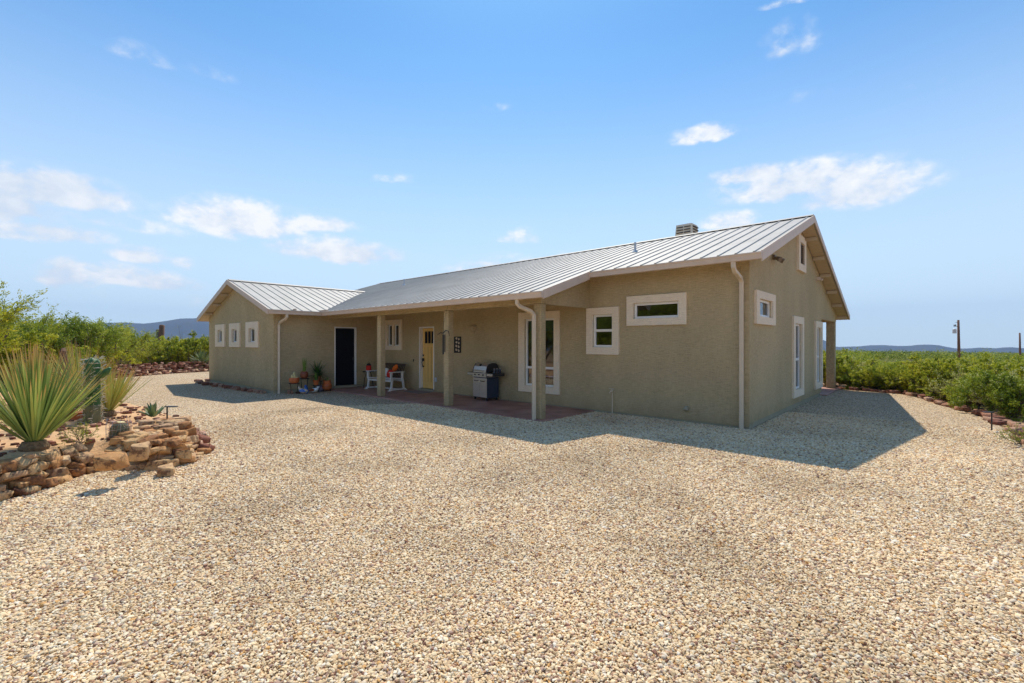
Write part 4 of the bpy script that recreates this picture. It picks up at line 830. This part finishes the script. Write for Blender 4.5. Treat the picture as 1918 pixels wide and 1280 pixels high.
# trees left of and behind the photographer, seen as reflections in the windows
for (x,y,k,sc) in ((-9,-15,'T',.9),(-13,-13,'A',1.3),(-14,-17,'T',1.1),(-19,-15,'A',1.4),(-8,-19,'W',.8),(-3,-19,'T',.9),(-24,-19,'T',1.2),(-11,-12,'A',1.1),(-16,-21,'T',1.2),(-6.5,-13.5,'A',.9),(-12,-25,'T',1.9),(-16,-27,'T',2.1),(-20,-25,'T',2.0),(-24,-24,'T',2.0),(-9,-28,'T',1.9),(-28,-22,'T',1.9),(-14,-30,'T',2.2),(-20,-30,'T',2.2),(-6,-27,'T',1.8)):
    put(k,x,y,sc,'green desert tree or bush across the yard from the house, out of the picture','vegetation across the yard')
# far scrub as one mass
def far_scrub():
    rng=np.random.default_rng(9); V0=[];T=[]; n=0
    pts=[]
    for _ in range(2600):
        px=rng.uniform(1480,2150); dep=45*math.exp(rng.uniform(0,math.log(2000/45))); pts.append((px,dep))
    for _ in range(1200):
        px=rng.uniform(-200,460); dep=45*math.exp(rng.uniform(0,math.log(2000/45))); pts.append((px,dep))
    for px,dep in pts:
        x,y,_=at(px,dep); z=float(terr(x,y)); r=rng.choice([.6,.9,1.2,1.7,2.6])*rng.uniform(.8,1.2)*(1+dep/400); h=min(1.9*(1+dep/500),r*rng.uniform(.75,1.25))*(1.7 if rng.uniform()<.04 and dep>160 else 1); m=int(np.clip(9000/dep,24,200)*min(2,r)); 
        d=norm(rng.normal(size=(m,3))); d[:,2]=np.abs(d[:,2]); c=np.array([x,y,z])+d*np.array([r,r,h])*rng.uniform(.55,1.05,(m,1)); s=np.clip(dep*.0022,.10,2.2)*rng.uniform(.7,1.4,(m,1))
        a=norm(rng.normal(size=(m,3))); b=norm(np.cross(a,rng.normal(size=(m,3)))); V0.append(np.stack([c-a*s*.5,c+b*s*.4,c+a*s*.5,c-b*s*.4],1).reshape(-1,3))
        T.append(np.repeat(np.clip(rng.uniform(0,1.0)-.1+rng.uniform(-.15,.25,m),0,1),4))
    V=np.concatenate(V0); o=mesh_np('far_scrub',V,np.arange(len(V)).reshape(-1,4),M_lfB,None,{'ta':np.zeros(len(V)),'tb':np.concatenate(T)}); tag(o,'distant green desert scrub covering the plain out to the hills','scrub',kind='stuff')
far_scrub()
# ground cover under bushes
# ---------------------------------------------------------------- sotol / yucca rosettes
def rosette(name,label,loc,n,L_,w,mat,seed,tilt=(.05,1.35),droop=.25,fold=.35,cat='plant',base=True,part='leaves',trunk=.0):
    rng=np.random.default_rng(seed); root=thing(name,label,cat,loc); V=[];Fs=[];ta=[];tb=[];seg=7
    for i in range(n):
        u=rng.uniform(0,1); tl=tilt[0]+(tilt[1]-tilt[0])*u**1.15; az=rng.uniform(0,6.28); d=np.array([math.sin(tl)*math.cos(az),math.sin(tl)*math.sin(az),math.cos(tl)]); l=L_*rng.uniform(.78,1.08); r_=rng.uniform()
        s=np.cross(d,[0,0,1]); s=s/(np.linalg.norm(s)+1e-6); s=norm(s+rng.normal(size=3)*.25); nn=np.cross(s,d); p=np.array([0,0,.04+trunk])+d*.03; o=len(V)
        for k in range(seg+1):
            t=k/seg; ww=w*(1-.25*t)*(1-t**5)*(.6+.4*min(1,t*4)); V+=[p-s*ww/2,p+nn*ww*fold*-.5,p+s*ww/2]; ta+=[t]*3; tb+=[r_]*3
            dd=norm(d+np.array([0,0,-droop*t*t*math.sin(tl)])); p=p+dd*l/seg
        for k in range(seg):
            a=o+k*3; Fs+=[(a,a+1,a+4,a+3),(a+1,a+2,a+5,a+4)]
    mesh_np(part,V,Fs,mat,root,{'ta':ta,'tb':tb})
    if base:
        b_=MB(); b_.lathe([(.0,-.05),(L_*.10,-.04),(L_*.12,.03),(L_*.09,.10+trunk),(.0,.11+trunk)],18); b_.build('leaf_base',M_duff,root)
    return root
x,y,_=bedpt(64,842); rosette('sotol_plant','large spiky sotol with long green blades and orange tips in the left foreground',(x,y,bz(x,y)),330,1.16,.026,M_blade,1,tilt=(.02,.86),droop=.05)
x,y,_=bedpt(203,780); rosette('sotol_plant','yellow green sotol behind the columnar cactus with one blade reaching right',(x,y,bz(x,y)),120,1.0,.032,M_bladeE,2,tilt=(.05,.85),droop=.08)
x,y=at(150,9.6)[:2]; rosette('sotol_plant','thin tipped sotol rising behind and left of the columnar cactus',(x,y,bz(x,y)),130,1.35,.022,M_bladeE,3,tilt=(.05,.8),droop=.08)
x,y=at(105,7.0)[:2]; rosette('sotol_plant','smaller sotol half hidden behind the large one in the foreground',(x,y,bz(x,y)),110,.95,.022,M_bladeE,4,tilt=(.05,.9),droop=.1)
x,y=at(222,12.0)[:2]; rosette('sotol_plant','small reddish sotol farther back near the bend of the drive',(x,y,bz(x,y) if bz(x,y)>0 else .02),90,.85,.022,M_bladeE,5,tilt=(.05,.7),droop=.05)
x,y,_=at(378,26.3); rosette('agave_plant','blue green agave on the rubble wall beside the wing corner',(x,y,.45),110,.78,.05,M_agave,6,tilt=(.1,1.5),droop=.1)
x,y,_=bedpt(287,787); rosette('agave_plant','small bright green agave near the left path light',(x,y,bz(x,y)),22,.25,.05,M_agave,7,tilt=(.15,1.2),droop=.05,fold=.5,base=False)
x,y,_=bedpt(95,845); put('S',x-.15,y+.25,.6,'wispy low bush at the foot of the large sotol on its right')
x,y,_=bedpt(8,800); put('S',x-.3,y+.1,.8,'low green bush left of the large sotol')
# ---------------------------------------------------------------- cacti
def ribbed(mb,r,h,n=10,depth=.16,rows=18,dome=.12,c=(0,0,0),ax=None):
    vs=[];k=n*4
    for i in range(rows+1):
        t=i/rows; z=h*t; e=max(0,(z-(h-dome))/dome); rr=r*math.sqrt(max(0.0,1-e*e))*(.88+.12*min(1,t*6))
        for j in range(k): a=2*math.pi*j/k; q=rr*(1-depth*(.5-.5*math.cos(a*n))); vs.append((c[0]+q*math.cos(a),c[1]+q*math.sin(a),c[2]+z))
    fs=[(i*k+j,i*k+(j+1)%k,(i+1)*k+(j+1)%k,(i+1)*k+j) for i in range(rows) for j in range(k)]; mb.add(vs,fs); return mb
def spines(r,h,n,rows,ln,seed,perc=5,dome=.12,w=.0022,curve=0):
    rng=np.random.default_rng(seed); V=[];Fs=[]
    for j in range(n):
        a=2*math.pi*j/n
        for i in range(rows):
            z=h*(i+.5)/rows; e=max(0,(z-(h-dome))/dome); rr=r*math.sqrt(max(0,1-e*e)); p=np.array([rr*math.cos(a),rr*math.sin(a),z]); on=np.array([math.cos(a),math.sin(a),e])
            for q in range(perc):
                d=norm(on+rng.normal(size=3)*.75); l=ln*rng.uniform(.4,1.3); s=norm(np.cross(d,rng.normal(size=3)))*w; o=len(V)
                V+=[p-s,p+s,p+d*l*.6+s*.7+np.array([0,0,curve*l]),p+d*l]; Fs.append((o,o+1,o+2,o+3))
    return V,Fs
x,y,_=bedpt(173,792); cc_=thing('columnar_cactus','tall ribbed green columnar cactus with long white spines and one side arm','cactus',(x,y,bz(x,y)-.02))
b_=MB(); ribbed(b_,.112,1.10,7,.24,24,.10); b_.build('stem',M_cact,cc_,smooth=True)
b_=MB(); b_.tube([(.05,.05,.78),(.11,.10,.80),(.16,.15,.86),(.21,.20,.93)],[.03,.05,.055,.02],10); b_.build('arm',M_cact,cc_,smooth=True)
V,Fs=spines(.112,1.10,7,16,.085,3,5,w=.0014,curve=.15); mesh_np('spines',V,Fs,M_spine,cc_)
b_=MB(); ribbed(b_,.118,.36,7,.2,8,.05); b_.build('corky_base',M_cactl,cc_,smooth=True)
x,y,_=bedpt(222,820); bc=thing('barrel_cactus','small round barrel cactus with reddish spines and yellow crown inside a wire cage','cactus',(x,y,bz(x,y)-.02),0); bc.rotation_euler=(0,R(8),R(40))
b_=MB(); ribbed(b_,.105,.235,16,.2,14,.10); b_.build('body',M_cactl,bc,smooth=True)
V,Fs=spines(.107,.235,16,9,.04,5,5,.10,.0018); mesh_np('spines',V,Fs,M_spiner,bc)
b_=MB(); b_.lathe([(.0,.0),(.05,.0),(.045,.012),(0,.018)],14,(0,0,.226)); b_.build('flower_crown',M_yel,bc)
wc=thing('wire_cage','bent grey chicken wire cage standing around the barrel cactus','cage',(x,y,bz(x,y)),0); b_=MB()
for k in range(10):
    a=k/10*6.28; b_.tube([(.14*math.cos(a),.13*math.sin(a),0),(.145*math.cos(a)+.01,.14*math.sin(a),.16),(.12*math.cos(a)+.01,.12*math.sin(a),.27+.03*math.sin(a*3))],.0022,4)
for z in (.06,.13,.2): b_.tube([(.142*math.cos(a),.135*math.sin(a),z+.008*math.sin(3*a)) for a in np.linspace(0,6.283,20)],.0018,4)
b_.build('mesh_ring',M_wire,wc)
# dead cactus skeleton / stump
x,y=at(119,13.5)[:2]; st=thing('dead_cactus','upright reddish brown dead cactus trunk with a hooked top behind the sotols','stump',(x,y,terr(x,y)))
rng=np.random.default_rng(3); b_=MB(); pts=[(.0,0,0),(.02,0,.35),(-.02,0,.75),(-.05,0,1.1),(-.10,0,1.38),(-.17,0,1.46)]
b_.tube(pts,[.17,.15,.14,.12,.08,.05],9); b_.build('trunk',M_wood,st)
b_=MB()
for k in range(9): a=k/9*6.28; b_.tube([(.16*math.cos(a)+p[0],.16*math.sin(a)+p[1],p[2]) if i==0 else ((.15-.02*i)*math.cos(a)+p[0],(.15-.02*i)*math.sin(a)+p[1],p[2]) for i,p in enumerate(pts[:-1])],.014,5)
b_.build('ribs',M_rust,st)
for px,zt_,rr,l in ((298,2.95,.17,'taller dark saguaro post standing above the far bushes'),(291,2.62,.13,'shorter green saguaro post beside the taller dark one')):
    x,y=at(px+3,34.0)[:2]; z0=float(terr(x,y)); o=thing('saguaro_cactus',l,'cactus',(x,y,z0)); b_=MB(); b_.tube([(0,0,0),(.0,0,1.4),(.08,.06,zt_-z0-.05),(.085,.065,zt_-z0)],[rr,rr*1.05,rr,rr*.6],12); b_.build('stem',M_wood if rr>.15 else M_cactl,o,smooth=True)
for px,dep,r_,h_,l in ((125,7.9,.09,.34,'rusty red metal drum standing behind the large sotol'),(143,8.0,.13,.12,'flat orange brown block on the dirt left of the columnar cactus')):
    x,y=at(px,dep)[:2]; b_=MB(); 
    if h_>.2: b_.lathe([(0,0),(r_,0),(r_*1.05,.02),(r_,.05),(r_,h_*.5),(r_*1.05,h_*.52),(r_,h_*.55),(r_,h_),(r_*.9,h_),(r_*.88,h_-.03),(0,h_-.03)],18)
    else: b_.box(-r_,r_,-.08,.08,0,h_)
    o=b_.build('rusty_drum' if h_>.2 else 'clay_block',M_rust if h_>.2 else M_terra,bevel=.006); o.location=(x,y,bz(x,y)); tag(o,l,'drum' if h_>.2 else 'block')
# weathered driftwood branches in bed
for px,dep,z,l,a in ((85,8.6,.75,'short dark weathered branch leaning behind the large sotol',.8),):
    x,y=at(px,dep)[:2]; zb=bz(x,y); b_=MB(); b_.tube([(-.12,0,0),(0,.02,.28),(-.05,0,.55),(-.16,-.03,.85)],[.05,.045,.035,.02],8); b_.tube([(0,.02,.3),(.14,0,.42),(.3,0,.44)],[.03,.022,.012],7); o=b_.build('driftwood',M_wood); o.location=(x,y,zb); tag(o,l,'branch')
# ---------------------------------------------------------------- path lights
def pathlight(x,y,z,h,rz,l):
    t=thing('path_light',l,'path light',(x,y,z),rz); b_=MB(); b_.cyl(0,0,-.05,h,.011,n=10); b_.build('stake',M_black,t); b_=MB(); b_.box(-.012,.15,-.035,.035,h,h+.014); b_.build('lamp_head',M_black,t,bevel=.003); b_=MB(); b_.box(.04,.13,-.02,.02,h-.004,h-.0005); b_.build('lens',M_grey,t)
x,y,_=bedpt(313,795); pathlight(x,y,bz(x,y),.27,YAW,'black L shaped path light on the rock pile of the cactus bed')
pathlight(3.33,2.86,.0,.36,YAW+math.pi,'black L shaped path light at the right edge of the gravel')
# ---------------------------------------------------------------- utility poles
def pole(px,dep,ztop,r,l,full):
    x,y=at(px,dep)[:2]; z0=float(terr(x,y)); H=ztop-z0; t=thing('utility_pole',l,'utility pole',(x,y,z0),YAW); b_=MB(); b_.tube([(0.10,0,0),(.0,0,H)],[r*1.25,r*.8],12); b_.build('pole',M_wood,t,smooth=True)
    if full:
        b_=MB(); b_.lathe([(0,0),(.15,.0),(.17,.04),(.17,.42),(.15,.46),(.05,.52),(0,.52)],16,(-.42,0,H-1.45)); b_.build('transformer',M_grey,t,smooth=False)
        b_=MB(); b_.box(-.5,.02,-.03,.03,H-.7,H-.64); b_.box(-.32,.02,-.02,.02,H-.26,H-.22); b_.build('bracket',M_black,t)
        b_=MB(); 
        for dx in (-.45,-.3): b_.lathe([(0,0),(.04,0),(.05,.05),(.03,.08),(.045,.12),(.02,.16),(0,.16)],10,(dx,0,H-.64))
        b_.build('insulator',M_slat,t)
        b_=MB(); b_.tube([(.17,-.05,0),(.14,-.05,1.2)],.03,8); b_.build('conduit',M_grey,t)
pole(1795,50,1.65+42/F*50,.12,'wooden utility pole with a grey transformer above the right scrub',True)
pole(1910,75,1.65+18/F*75,.13,'thin farther utility pole at the right picture edge',False)
# ---------------------------------------------------------------- porch things
# grill
gx0,gx1=-7.02,-6.42; G=thing('gas_grill','stainless steel gas grill with dark blue side panels on the porch','grill',((gx0+gx1)/2,-.30,.05),R(-6))
w=.30
b_=MB(); b_.box(-w,w,-.20,.22,.07,.64); b_.build('cabinet',M_grillp,G,bevel=.008)
for s_ in (-1,1):
    b_=MB(); b_.box(min(s_*.004,s_*w),max(s_*.004,s_*w),-.222,-.201,.09,.62); d_=b_.build('door',M_steel,G,bevel=.004)
    h_=MB(); h_.tube([(s_*.05,-.222,.545),(s_*.08,-.25,.535),(s_*.20,-.25,.535),(s_*.24,-.222,.545)],.008,8); h_.build('handle',M_black,d_)
b_=MB(); b_.box(-w-.005,w+.005,-.25,.22,.645,.665); b_.box(-w,w,-.235,-.2,.665,.755); b_.build('control_panel',M_steel,G,bevel=.004)
k_=MB()
for xx in (-.18,0,.18): k_.tube([(xx,-.236,.71),(xx,-.262,.71)],.018,12)
k_.build('knob',M_black,G)
for s_ in (-1,1):
    b_=MB(); b_.box(min(s_*(w+.01),s_*(w+.28)),max(s_*(w+.01),s_*(w+.28)),-.21,.20,.68,.76); t_=b_.build('side_shelf',M_black,G,bevel=.008)
    f_=MB(); f_.box(min(s_*(w+.02),s_*(w+.26)),max(s_*(w+.02),s_*(w+.26)),-.222,-.211,.69,.75); f_.build('shelf_front',M_steel,t_)
prof=[(-.23,.77),(-.225,.84),(-.19,.94),(-.12,1.01),(-.02,1.035),(.10,1.03),(.18,.98),(.21,.88),(.21,.77)]
b_=MB(); b_.prism([(-w+.02,a,b) for a,b in prof[:6]]+[(-w+.02,.10,.77)],(2*w-.04,0,0)); b_.build('lid',M_steel,G,bevel=.006)
b_=MB(); b_.prism([(-w-.012,a,b) for a,b in prof],(.03,0,0)); b_.prism([(w-.018,a,b) for a,b in prof],(.03,0,0)); b_.prism([(-w+.02,a,b) for a,b in [(.101,.77),(.101,1.028),(.18,.98),(.21,.88),(.21,.77)]],(2*w-.04,0,0)); b_.build('lid_end',M_black,G,bevel=.006)
b_=MB(); b_.tube([(-.2,-.225,.83),(-.2,-.27,.83),(.2,-.27,.83),(.2,-.225,.83)],.013,10); b_.build('lid_handle',M_steel,G)
b_=MB(); b_.tube([(-.02,-.165,.965),(-.02,-.18,.985)],.035,16); b_.build('thermometer',M_black,G)
for sx in (-1,1):
    for sy in (-1,1):
        b_=MB(); b_.tube([(sx*.26-.012,sy*.17,.032),(sx*.26+.012,sy*.17,.032)],.03,14); b_.box(sx*.26-.016,sx*.26+.016,sy*.17-.014,sy*.17+.014,.045,.068); b_.build('caster',M_black,G)
for i,yy in enumerate((-.1,-.005,.09)):
    b_=MB(); b_.lathe([(0,0),(.033,0),(.034,.10),(.03,.118),(0,.12)],14); o=b_.build('drink_can',M_grillp,bevel=0); 
    c_,s_=math.cos(R(-6)),math.sin(R(-6)); lx,ly=.50,yy; o.location=((gx0+gx1)/2+c_*lx-s_*ly,-.30+s_*lx+c_*ly,.812); tp=MB(); tp.cyl(0,0,.12,.126,.027,n=12); tp.build('lid',M_steel,o)
    tag(o,['dark blue can nearest the front on the right grill shelf','dark blue can in the middle of the right grill shelf','dark blue can at the back of the right grill shelf'][i],'can','cans on the grill shelf')
# glider bench
B=thing('glider_bench','white framed glider bench with dark slatted back on the porch','bench',(-11.25,-.62,.05),R(3)); hw=.66
def leg_side(sx,nm='side_frame'):
    b_=MB(); x=sx*hw
    b_.box(x-.03,x+.03,-.34,.30,.02,.07); b_.box(x-.045,x+.045,-.38,-.30,.0,.03); b_.box(x-.045,x+.045,.26,.34,.0,.03)
    b_.prism([(x-.03,-.30,.07),(x-.03,-.24,.07),(x-.03,-.20,.36),(x-.03,-.26,.36)],(.06,0,0)); b_.prism([(x-.03,.20,.07),(x-.03,.26,.07),(x-.03,.22,.36),(x-.03,.16,.36)],(.06,0,0))
    b_.build(nm,M_white,B,bevel=.004)
for s_ in (-1,1):
    leg_side(s_); b_=MB(); b_.box(s_*hw-.03,s_*hw+.03,-.30,-.24,.36,.60); b_.box(s_*hw-.03,s_*hw+.03,.14,.20,.36,.60); b_.box(s_*hw-.045,s_*hw+.045,-.33,.24,.60,.63); b_.build('armrest',M_white,B,bevel=.005)
b_=MB(); b_.box(-hw,hw,-.29,-.24,.30,.36); b_.box(-hw,hw,.12,.16,.30,.36); b_.box(-hw+.05,hw-.05,-.02,.02,.03,.07); b_.build('rail',M_white,B,bevel=.004)
b_=MB()
for k in range(6): y0=-.30+k*.078; b_.box(-hw+.035,hw-.035,y0,y0+.062,.365+.008*abs(k-3),.385+.008*abs(k-3))
b_.build('seat',M_white,B,bevel=.004)
b_=MB()
def bk(x0,x1,z0,z1,dy=0): b_.prism([(x0,.17+(z0-.38)*.32+dy,z0),(x1,.17+(z0-.38)*.32+dy,z0),(x1,.17+(z1-.38)*.32+dy,z1),(x0,.17+(z1-.38)*.32+dy,z1)],(0,.022,0))
bk(-hw+.03,hw-.03,.81,.88); bk(-hw+.03,hw-.03,.40,.46)
for k in range(15): xx=-hw+.05+k*(2*hw-.14)/14; bk(xx,xx+.045,.455,.815,.002)
b_.build('backrest',M_slat,B,bevel=.003)
def cushion(l,x,y,z,s,m,r):
    V,Fc=ICO[3]; P=np.sign(V)*np.abs(V)**.6*np.array(s)*.5; o=mesh_np('cushion',P,Fc,m,smooth=True); o.location=(x,y,z); o.rotation_euler=r; tag(o,l,'cushion')
cushion('red cushion on the right of the glider bench seat',-10.95,-.66,.60,(.24,.12,.26),M_red,(R(-15),R(20),0))
cushion('orange cushion leaning above the red cushion on the bench back',-10.90,-.50,.78,(.32,.10,.18),M_orange,(R(-15),R(-30),0))
cushion('white cushion in the middle of the glider bench',-11.42,-.52,.62,(.22,.12,.30),M_whitec,(R(-15),0,0))
T_=thing('side_table','small black metal side table left of the glider bench','side table',(-12.25,-.70,.05)); b_=MB(); b_.lathe([(0,.56),(.2,.56),(.2,.585),(0,.585)],20); b_.build('table_top',M_black,T_)
for k in range(3):
    a=k*2.09+.5; b_=MB(); b_.tube([(.08*math.cos(a),.08*math.sin(a),.56),(.15*math.cos(a),.15*math.sin(a),.3),(.19*math.cos(a),.19*math.sin(a),.0)],.012,8); b_.build('leg',M_black,T_)
Ln=thing('lantern','red glass lantern with a black cap on the porch side table','lantern',(-12.20,-.72,.64)); b_=MB(); b_.lathe([(0,0),(.085,0),(.095,.03),(.09,.17),(.07,.20),(0,.2)],8); b_.build('glass_body',M_red,Ln)
b_=MB(); b_.lathe([(.0,.2),(.09,.2),(.06,.25),(.03,.27),(0,.28)],16); b_.tube([(-.06,0,.22),(-.05,0,.3),(0,0,.33),(.05,0,.3),(.06,0,.22)],.005,6); b_.build('cap',M_black,Ln)
b_=MB(); 
b_.box(-.42,.42,-.26,.26,.0,.014); o=b_.build('door_mat',M_mat,bevel=.004); o.location=(-9.72,-.42,.052); tag(o,'flat grey woven doormat in front of the wooden door','doormat')
# wall art: dark panel with pale leaf shapes
A=thing('wall_art','narrow dark metal wall panel with four rows of pale leaf shapes','wall art',(-8.25,-.03,1.33)); b_=MB(); b_.box(-.155,.155,0,.025,0,.50); b_.build('panel',M_black,A,bevel=.003)
for r_ in range(4):
    for s_ in (-1,1):
        b_=MB(); cx_,cz_=s_*.055+.02,.44-r_*.118-.012*s_
        for q in range(4):
            a=R(50+25*q)*(1 if r_<2 else .6)+ (0 if s_>0 else .4); dx,dz=math.cos(a),math.sin(a); px_,pz_=-dz,dx; o_=(q-1.5)*.019
            c0=np.array([cx_+px_*o_,-.006,cz_+pz_*o_]); D_=np.array([dx,0,dz]); N_=np.array([px_,0,pz_]); b_.prism([c0-D_*.038,c0-D_*.01-N_*.0085,c0+D_*.03-N_*.005,c0+D_*.038,c0+D_*.03+N_*.005,c0-D_*.01+N_*.0085],(0,.006,0))
        b_.build('leaf_shape',M_cream,A)
# wind chime on post
X_=onplane(1,-2.02,829,624); Wc=thing('wind_chime','dark slender wind chime hung beside the middle porch post','wind chime',(float(X_[0]),-2.0,1.35)); b_=MB(); 
b_.tube([(-.22,0,.50),(-.1,0,.545),(.0,0,.53),(.1,0,.60),(.2,0,.58),(.24,0,.46)],[.008,.012,.014,.012,.010,.005],6); b_.tube([(.0,0,.53),(.02,0,.78),(.05,.1,1.22)],.003,4); b_.build('hanger',M_black,Wc)
b_=MB(); b_.cyl(.0,0,.0,.50,.022,n=10); b_.cyl(.04,.02,.06,.5,.014,n=8); b_.build('tubes',M_black,Wc)
# ---------------------------------------------------------------- potted plants by the wing
def stand(x,y,h,r,l,ring=False):
    t=thing('plant_stand',l,'plant stand',(x,y,0.03),0.4); b_=MB(); b_.tube([(r*math.cos(a),r*math.sin(a),h) for a in np.linspace(0,6.283,18)],.008,6); 
    b_.tube([(-r,0,h),(r,0,h)],.006,6); b_.tube([(0,-r,h),(0,r,h)],.006,6); b_.build('top_ring',M_black,t)
    for k in range(4):
        a=k*math.pi/2; g=MB(); g.tube([(r*math.cos(a),r*math.sin(a),h),(r*.8*math.cos(a),r*.8*math.sin(a),h*.5),(r*1.05*math.cos(a),r*1.05*math.sin(a),0)],.008,6); g.build('leg',M_black,t)
    return t
def pot(name,label,x,y,z,prof,mat,cat='potted plant',soil=None):
    t=thing(name,label,cat,(x,y,z)); b_=MB(); n=len(prof); rim=prof[-1]; b_.lathe(prof+[(rim[0]-.015,rim[1]),(rim[0]-.02,rim[1]-.03),(0.0,rim[1]-.03)],26); b_.build('pot',mat,t,smooth=False)
    b_=MB(); b_.lathe([(0,rim[1]-.032),(rim[0]-.018,rim[1]-.028),(0,rim[1]-.02)],20); b_.build('soil',M_soil,t); return t
def blades(t,n,L_,w,mat,seed,tilt,droop,z,part='leaves'):
    rng=np.random.default_rng(seed); V=[];Fs=[];ta=[];tb=[];seg=6
    for i in range(n):
        tl=rng.uniform(*tilt); az=rng.uniform(0,6.28); d=np.array([math.sin(tl)*math.cos(az),math.sin(tl)*math.sin(az),math.cos(tl)]); s=norm(np.cross(d,[0.01,0,1]))*w/2; p=np.array([rng.normal()*.02,rng.normal()*.02,z]); l=L_*rng.uniform(.6,1.1); r_=rng.uniform(); o=len(V)
        for k in range(seg+1):
            q=1-(k/seg)**3; V+=[p-s*q,p+s*q]; ta+=[k/seg]*2; tb+=[r_]*2; d=norm(d+np.array([0,0,-droop/seg])); p=p+d*l/seg
        for k in range(seg): a=o+2*k; Fs.append((a,a+1,a+3,a+2))
    mesh_np(part,V,Fs,mat,t,{'ta':ta,'tb':tb})
def P3(px,x): 
    r=ray(px,700); k=(x-CAM[0])/r[0]; return float(CAM[1]+k*r[1])
xa=-12.45
y1=P3(551,xa); stand(xa,y1,.32,.16,'low black wire stand holding the orange bowl of pale cactus'); t=pot('potted_cactus','orange bowl with pale yellow finger cacti on a black stand',xa,y1,.36,[(0,0),(.10,0),(.145,.05),(.155,.11),(.14,.17)],M_terra)
b_=MB()
for dx,dy,h_,r_ in ((0,0,.22,.042),(-.06,.02,.12,.035),(.06,-.01,.13,.035),(.1,.04,.08,.03),(-.09,-.04,.08,.03),(.02,-.07,.15,.032)): b_.tube([(dx,dy,.13),(dx,dy,.13+h_*.6),(dx*1.1,dy,.13+h_)],[r_,r_*1.1,r_*.45],10)
b_.build('cactus_fingers',M_yel,t,smooth=True)
xb=-12.62; y2=P3(570,xb); stand(xb,y2,.44,.15,'tall black wire stand holding the brown pot of upright grass'); t=pot('potted_grass','round brown pot of tall upright green blades',xb,y2,.48,[(0,0),(.08,0),(.125,.06),(.13,.14),(.10,.21),(.105,.225)],M_brown); blades(t,46,.50,.016,M_pot1,5,(.0,.28),.05,.2)
xc=-12.62; y3=P3(595,xc); stand(xc,y3,.33,.15,'black wire stand under the bushy dark spider plant'); t=pot('potted_spider_plant','wide arching dark green spider plant in a dark red pot',xc,y3,.37,[(0,0),(.08,0),(.11,.08),(.115,.16)],M_brown); blades(t,150,.60,.022,M_pot2,6,(.1,1.3),1.1,.15)
xd=-12.38; y4=P3(592,xd); stand(xd,y4,.22,.10,'small black wire stand holding the little orange pot'); t=pot('potted_succulent','little bright orange pot with upright green leaves below the spider plant',xd,y4,.26,[(0,0),(.06,0),(.075,.08),(.09,.15),(.095,.16)],M_terra); blades(t,30,.26,.026,M_pot1,7,(.0,.45),.2,.14)
xe_=-12.42; y5=P3(612.5,xe_); stand(xe_,y5,.17,.15,'round black wire stand cradling the large orange strawberry jar'); t=pot('potted_aloe','large orange two tiered jar with a small green aloe nearest the black door',xe_,y5,.07,[(0,0),(.09,0),(.14,.05),(.155,.12),(.14,.19),(.115,.215),(.125,.25),(.12,.30),(.125,.315)],M_terra); blades(t,26,.17,.032,M_agave,8,(.0,.9),.1,.29)
# connecting bench shelf of wire stand and trinkets
def bird(name,label,x,y,rz,m1,m2,sc=1.0):
    t=thing(name,label,'garden figure',(x,y,.03),rz); t.scale=(sc,)*3; V,Fc=ICO[3]
    P=V.copy(); P[:,0]*=.16; P[:,1]*=.085; P[:,2]=P[:,2]*.075+.085; P[:,2]+=np.maximum(0,P[:,0])*.25; mesh_np('body',P,Fc,m1,t,smooth=True)
    b_=MB(); b_.tube([(.10,0,.12),(.145,0,.17),(.15,0,.21)],[.045,.035,.04],12); b_.tube([(.15,0,.205),(.22,0,.195)],[.02,.004],8); b_.build('head',m1,t,smooth=True)
    b_=MB(); b_.prism([(-.16,-.09,.07),(.05,-.095,.06),(.08,-.092,.13),(-.05,-.088,.16)],(0,.012,0)); b_.prism([(-.16,.078,.07),(.05,.083,.06),(.08,.08,.13),(-.05,.076,.16)],(0,.012,0)); b_.build('wing',m2,t)
xg=-12.2; bird('bird_figure','cream ceramic bird figure with blue wings on the gravel',xg,P3(568,xg),R(210),M_cream,M_blue); 
bird('bird_figure','white ceramic bird figure with dark wings right of the cream one',xg,P3(588,xg),R(30),M_whitec,M_brown,.95)
b_=MB(); b_.lathe([(0,0),(.06,0),(.09,.06),(.085,.13),(.05,.17),(.055,.19)],20); o=b_.build('vase',M_purp); o.location=(-12.55,P3(601,-12.55),.03); tag(o,'dusky purple round vase on the gravel under the spider plant','vase')
b_=MB(); b_.box(-.02,.02,-.05,.05,0,.22); b_.prism([(-.02,-.05,.22),(-.02,.05,.22),(-.02,.0,.28)],(.04,0,0)); o=b_.build('glazed_tile',M_blue,bevel=.006); o.location=(-12.15,P3(575,-12.15),.03); o.rotation_euler=(0,R(-12),R(30)); tag(o,'upright blue glazed tile between the two bird figures','tile')
#HAZE
def haze():
    b_=MB(); b_.box(-4400,4400,-4400,4400,-190,260); m=bpy.data.materials.new('haze_air'); m.use_nodes=True; N=m.node_tree.nodes; N.remove(N['Principled BSDF'])
    v=N.new('ShaderNodeVolumePrincipled'); v.inputs['Color'].default_value=(.36,.60,1,1); v.inputs['Density'].default_value=.00015; m.node_tree.links.new(v.outputs[0],N['Material Output'].inputs['Volume'])
    o=b_.build('haze',m); tag(o,'thin pale blue air fading the far hills','haze',kind='stuff')
haze()
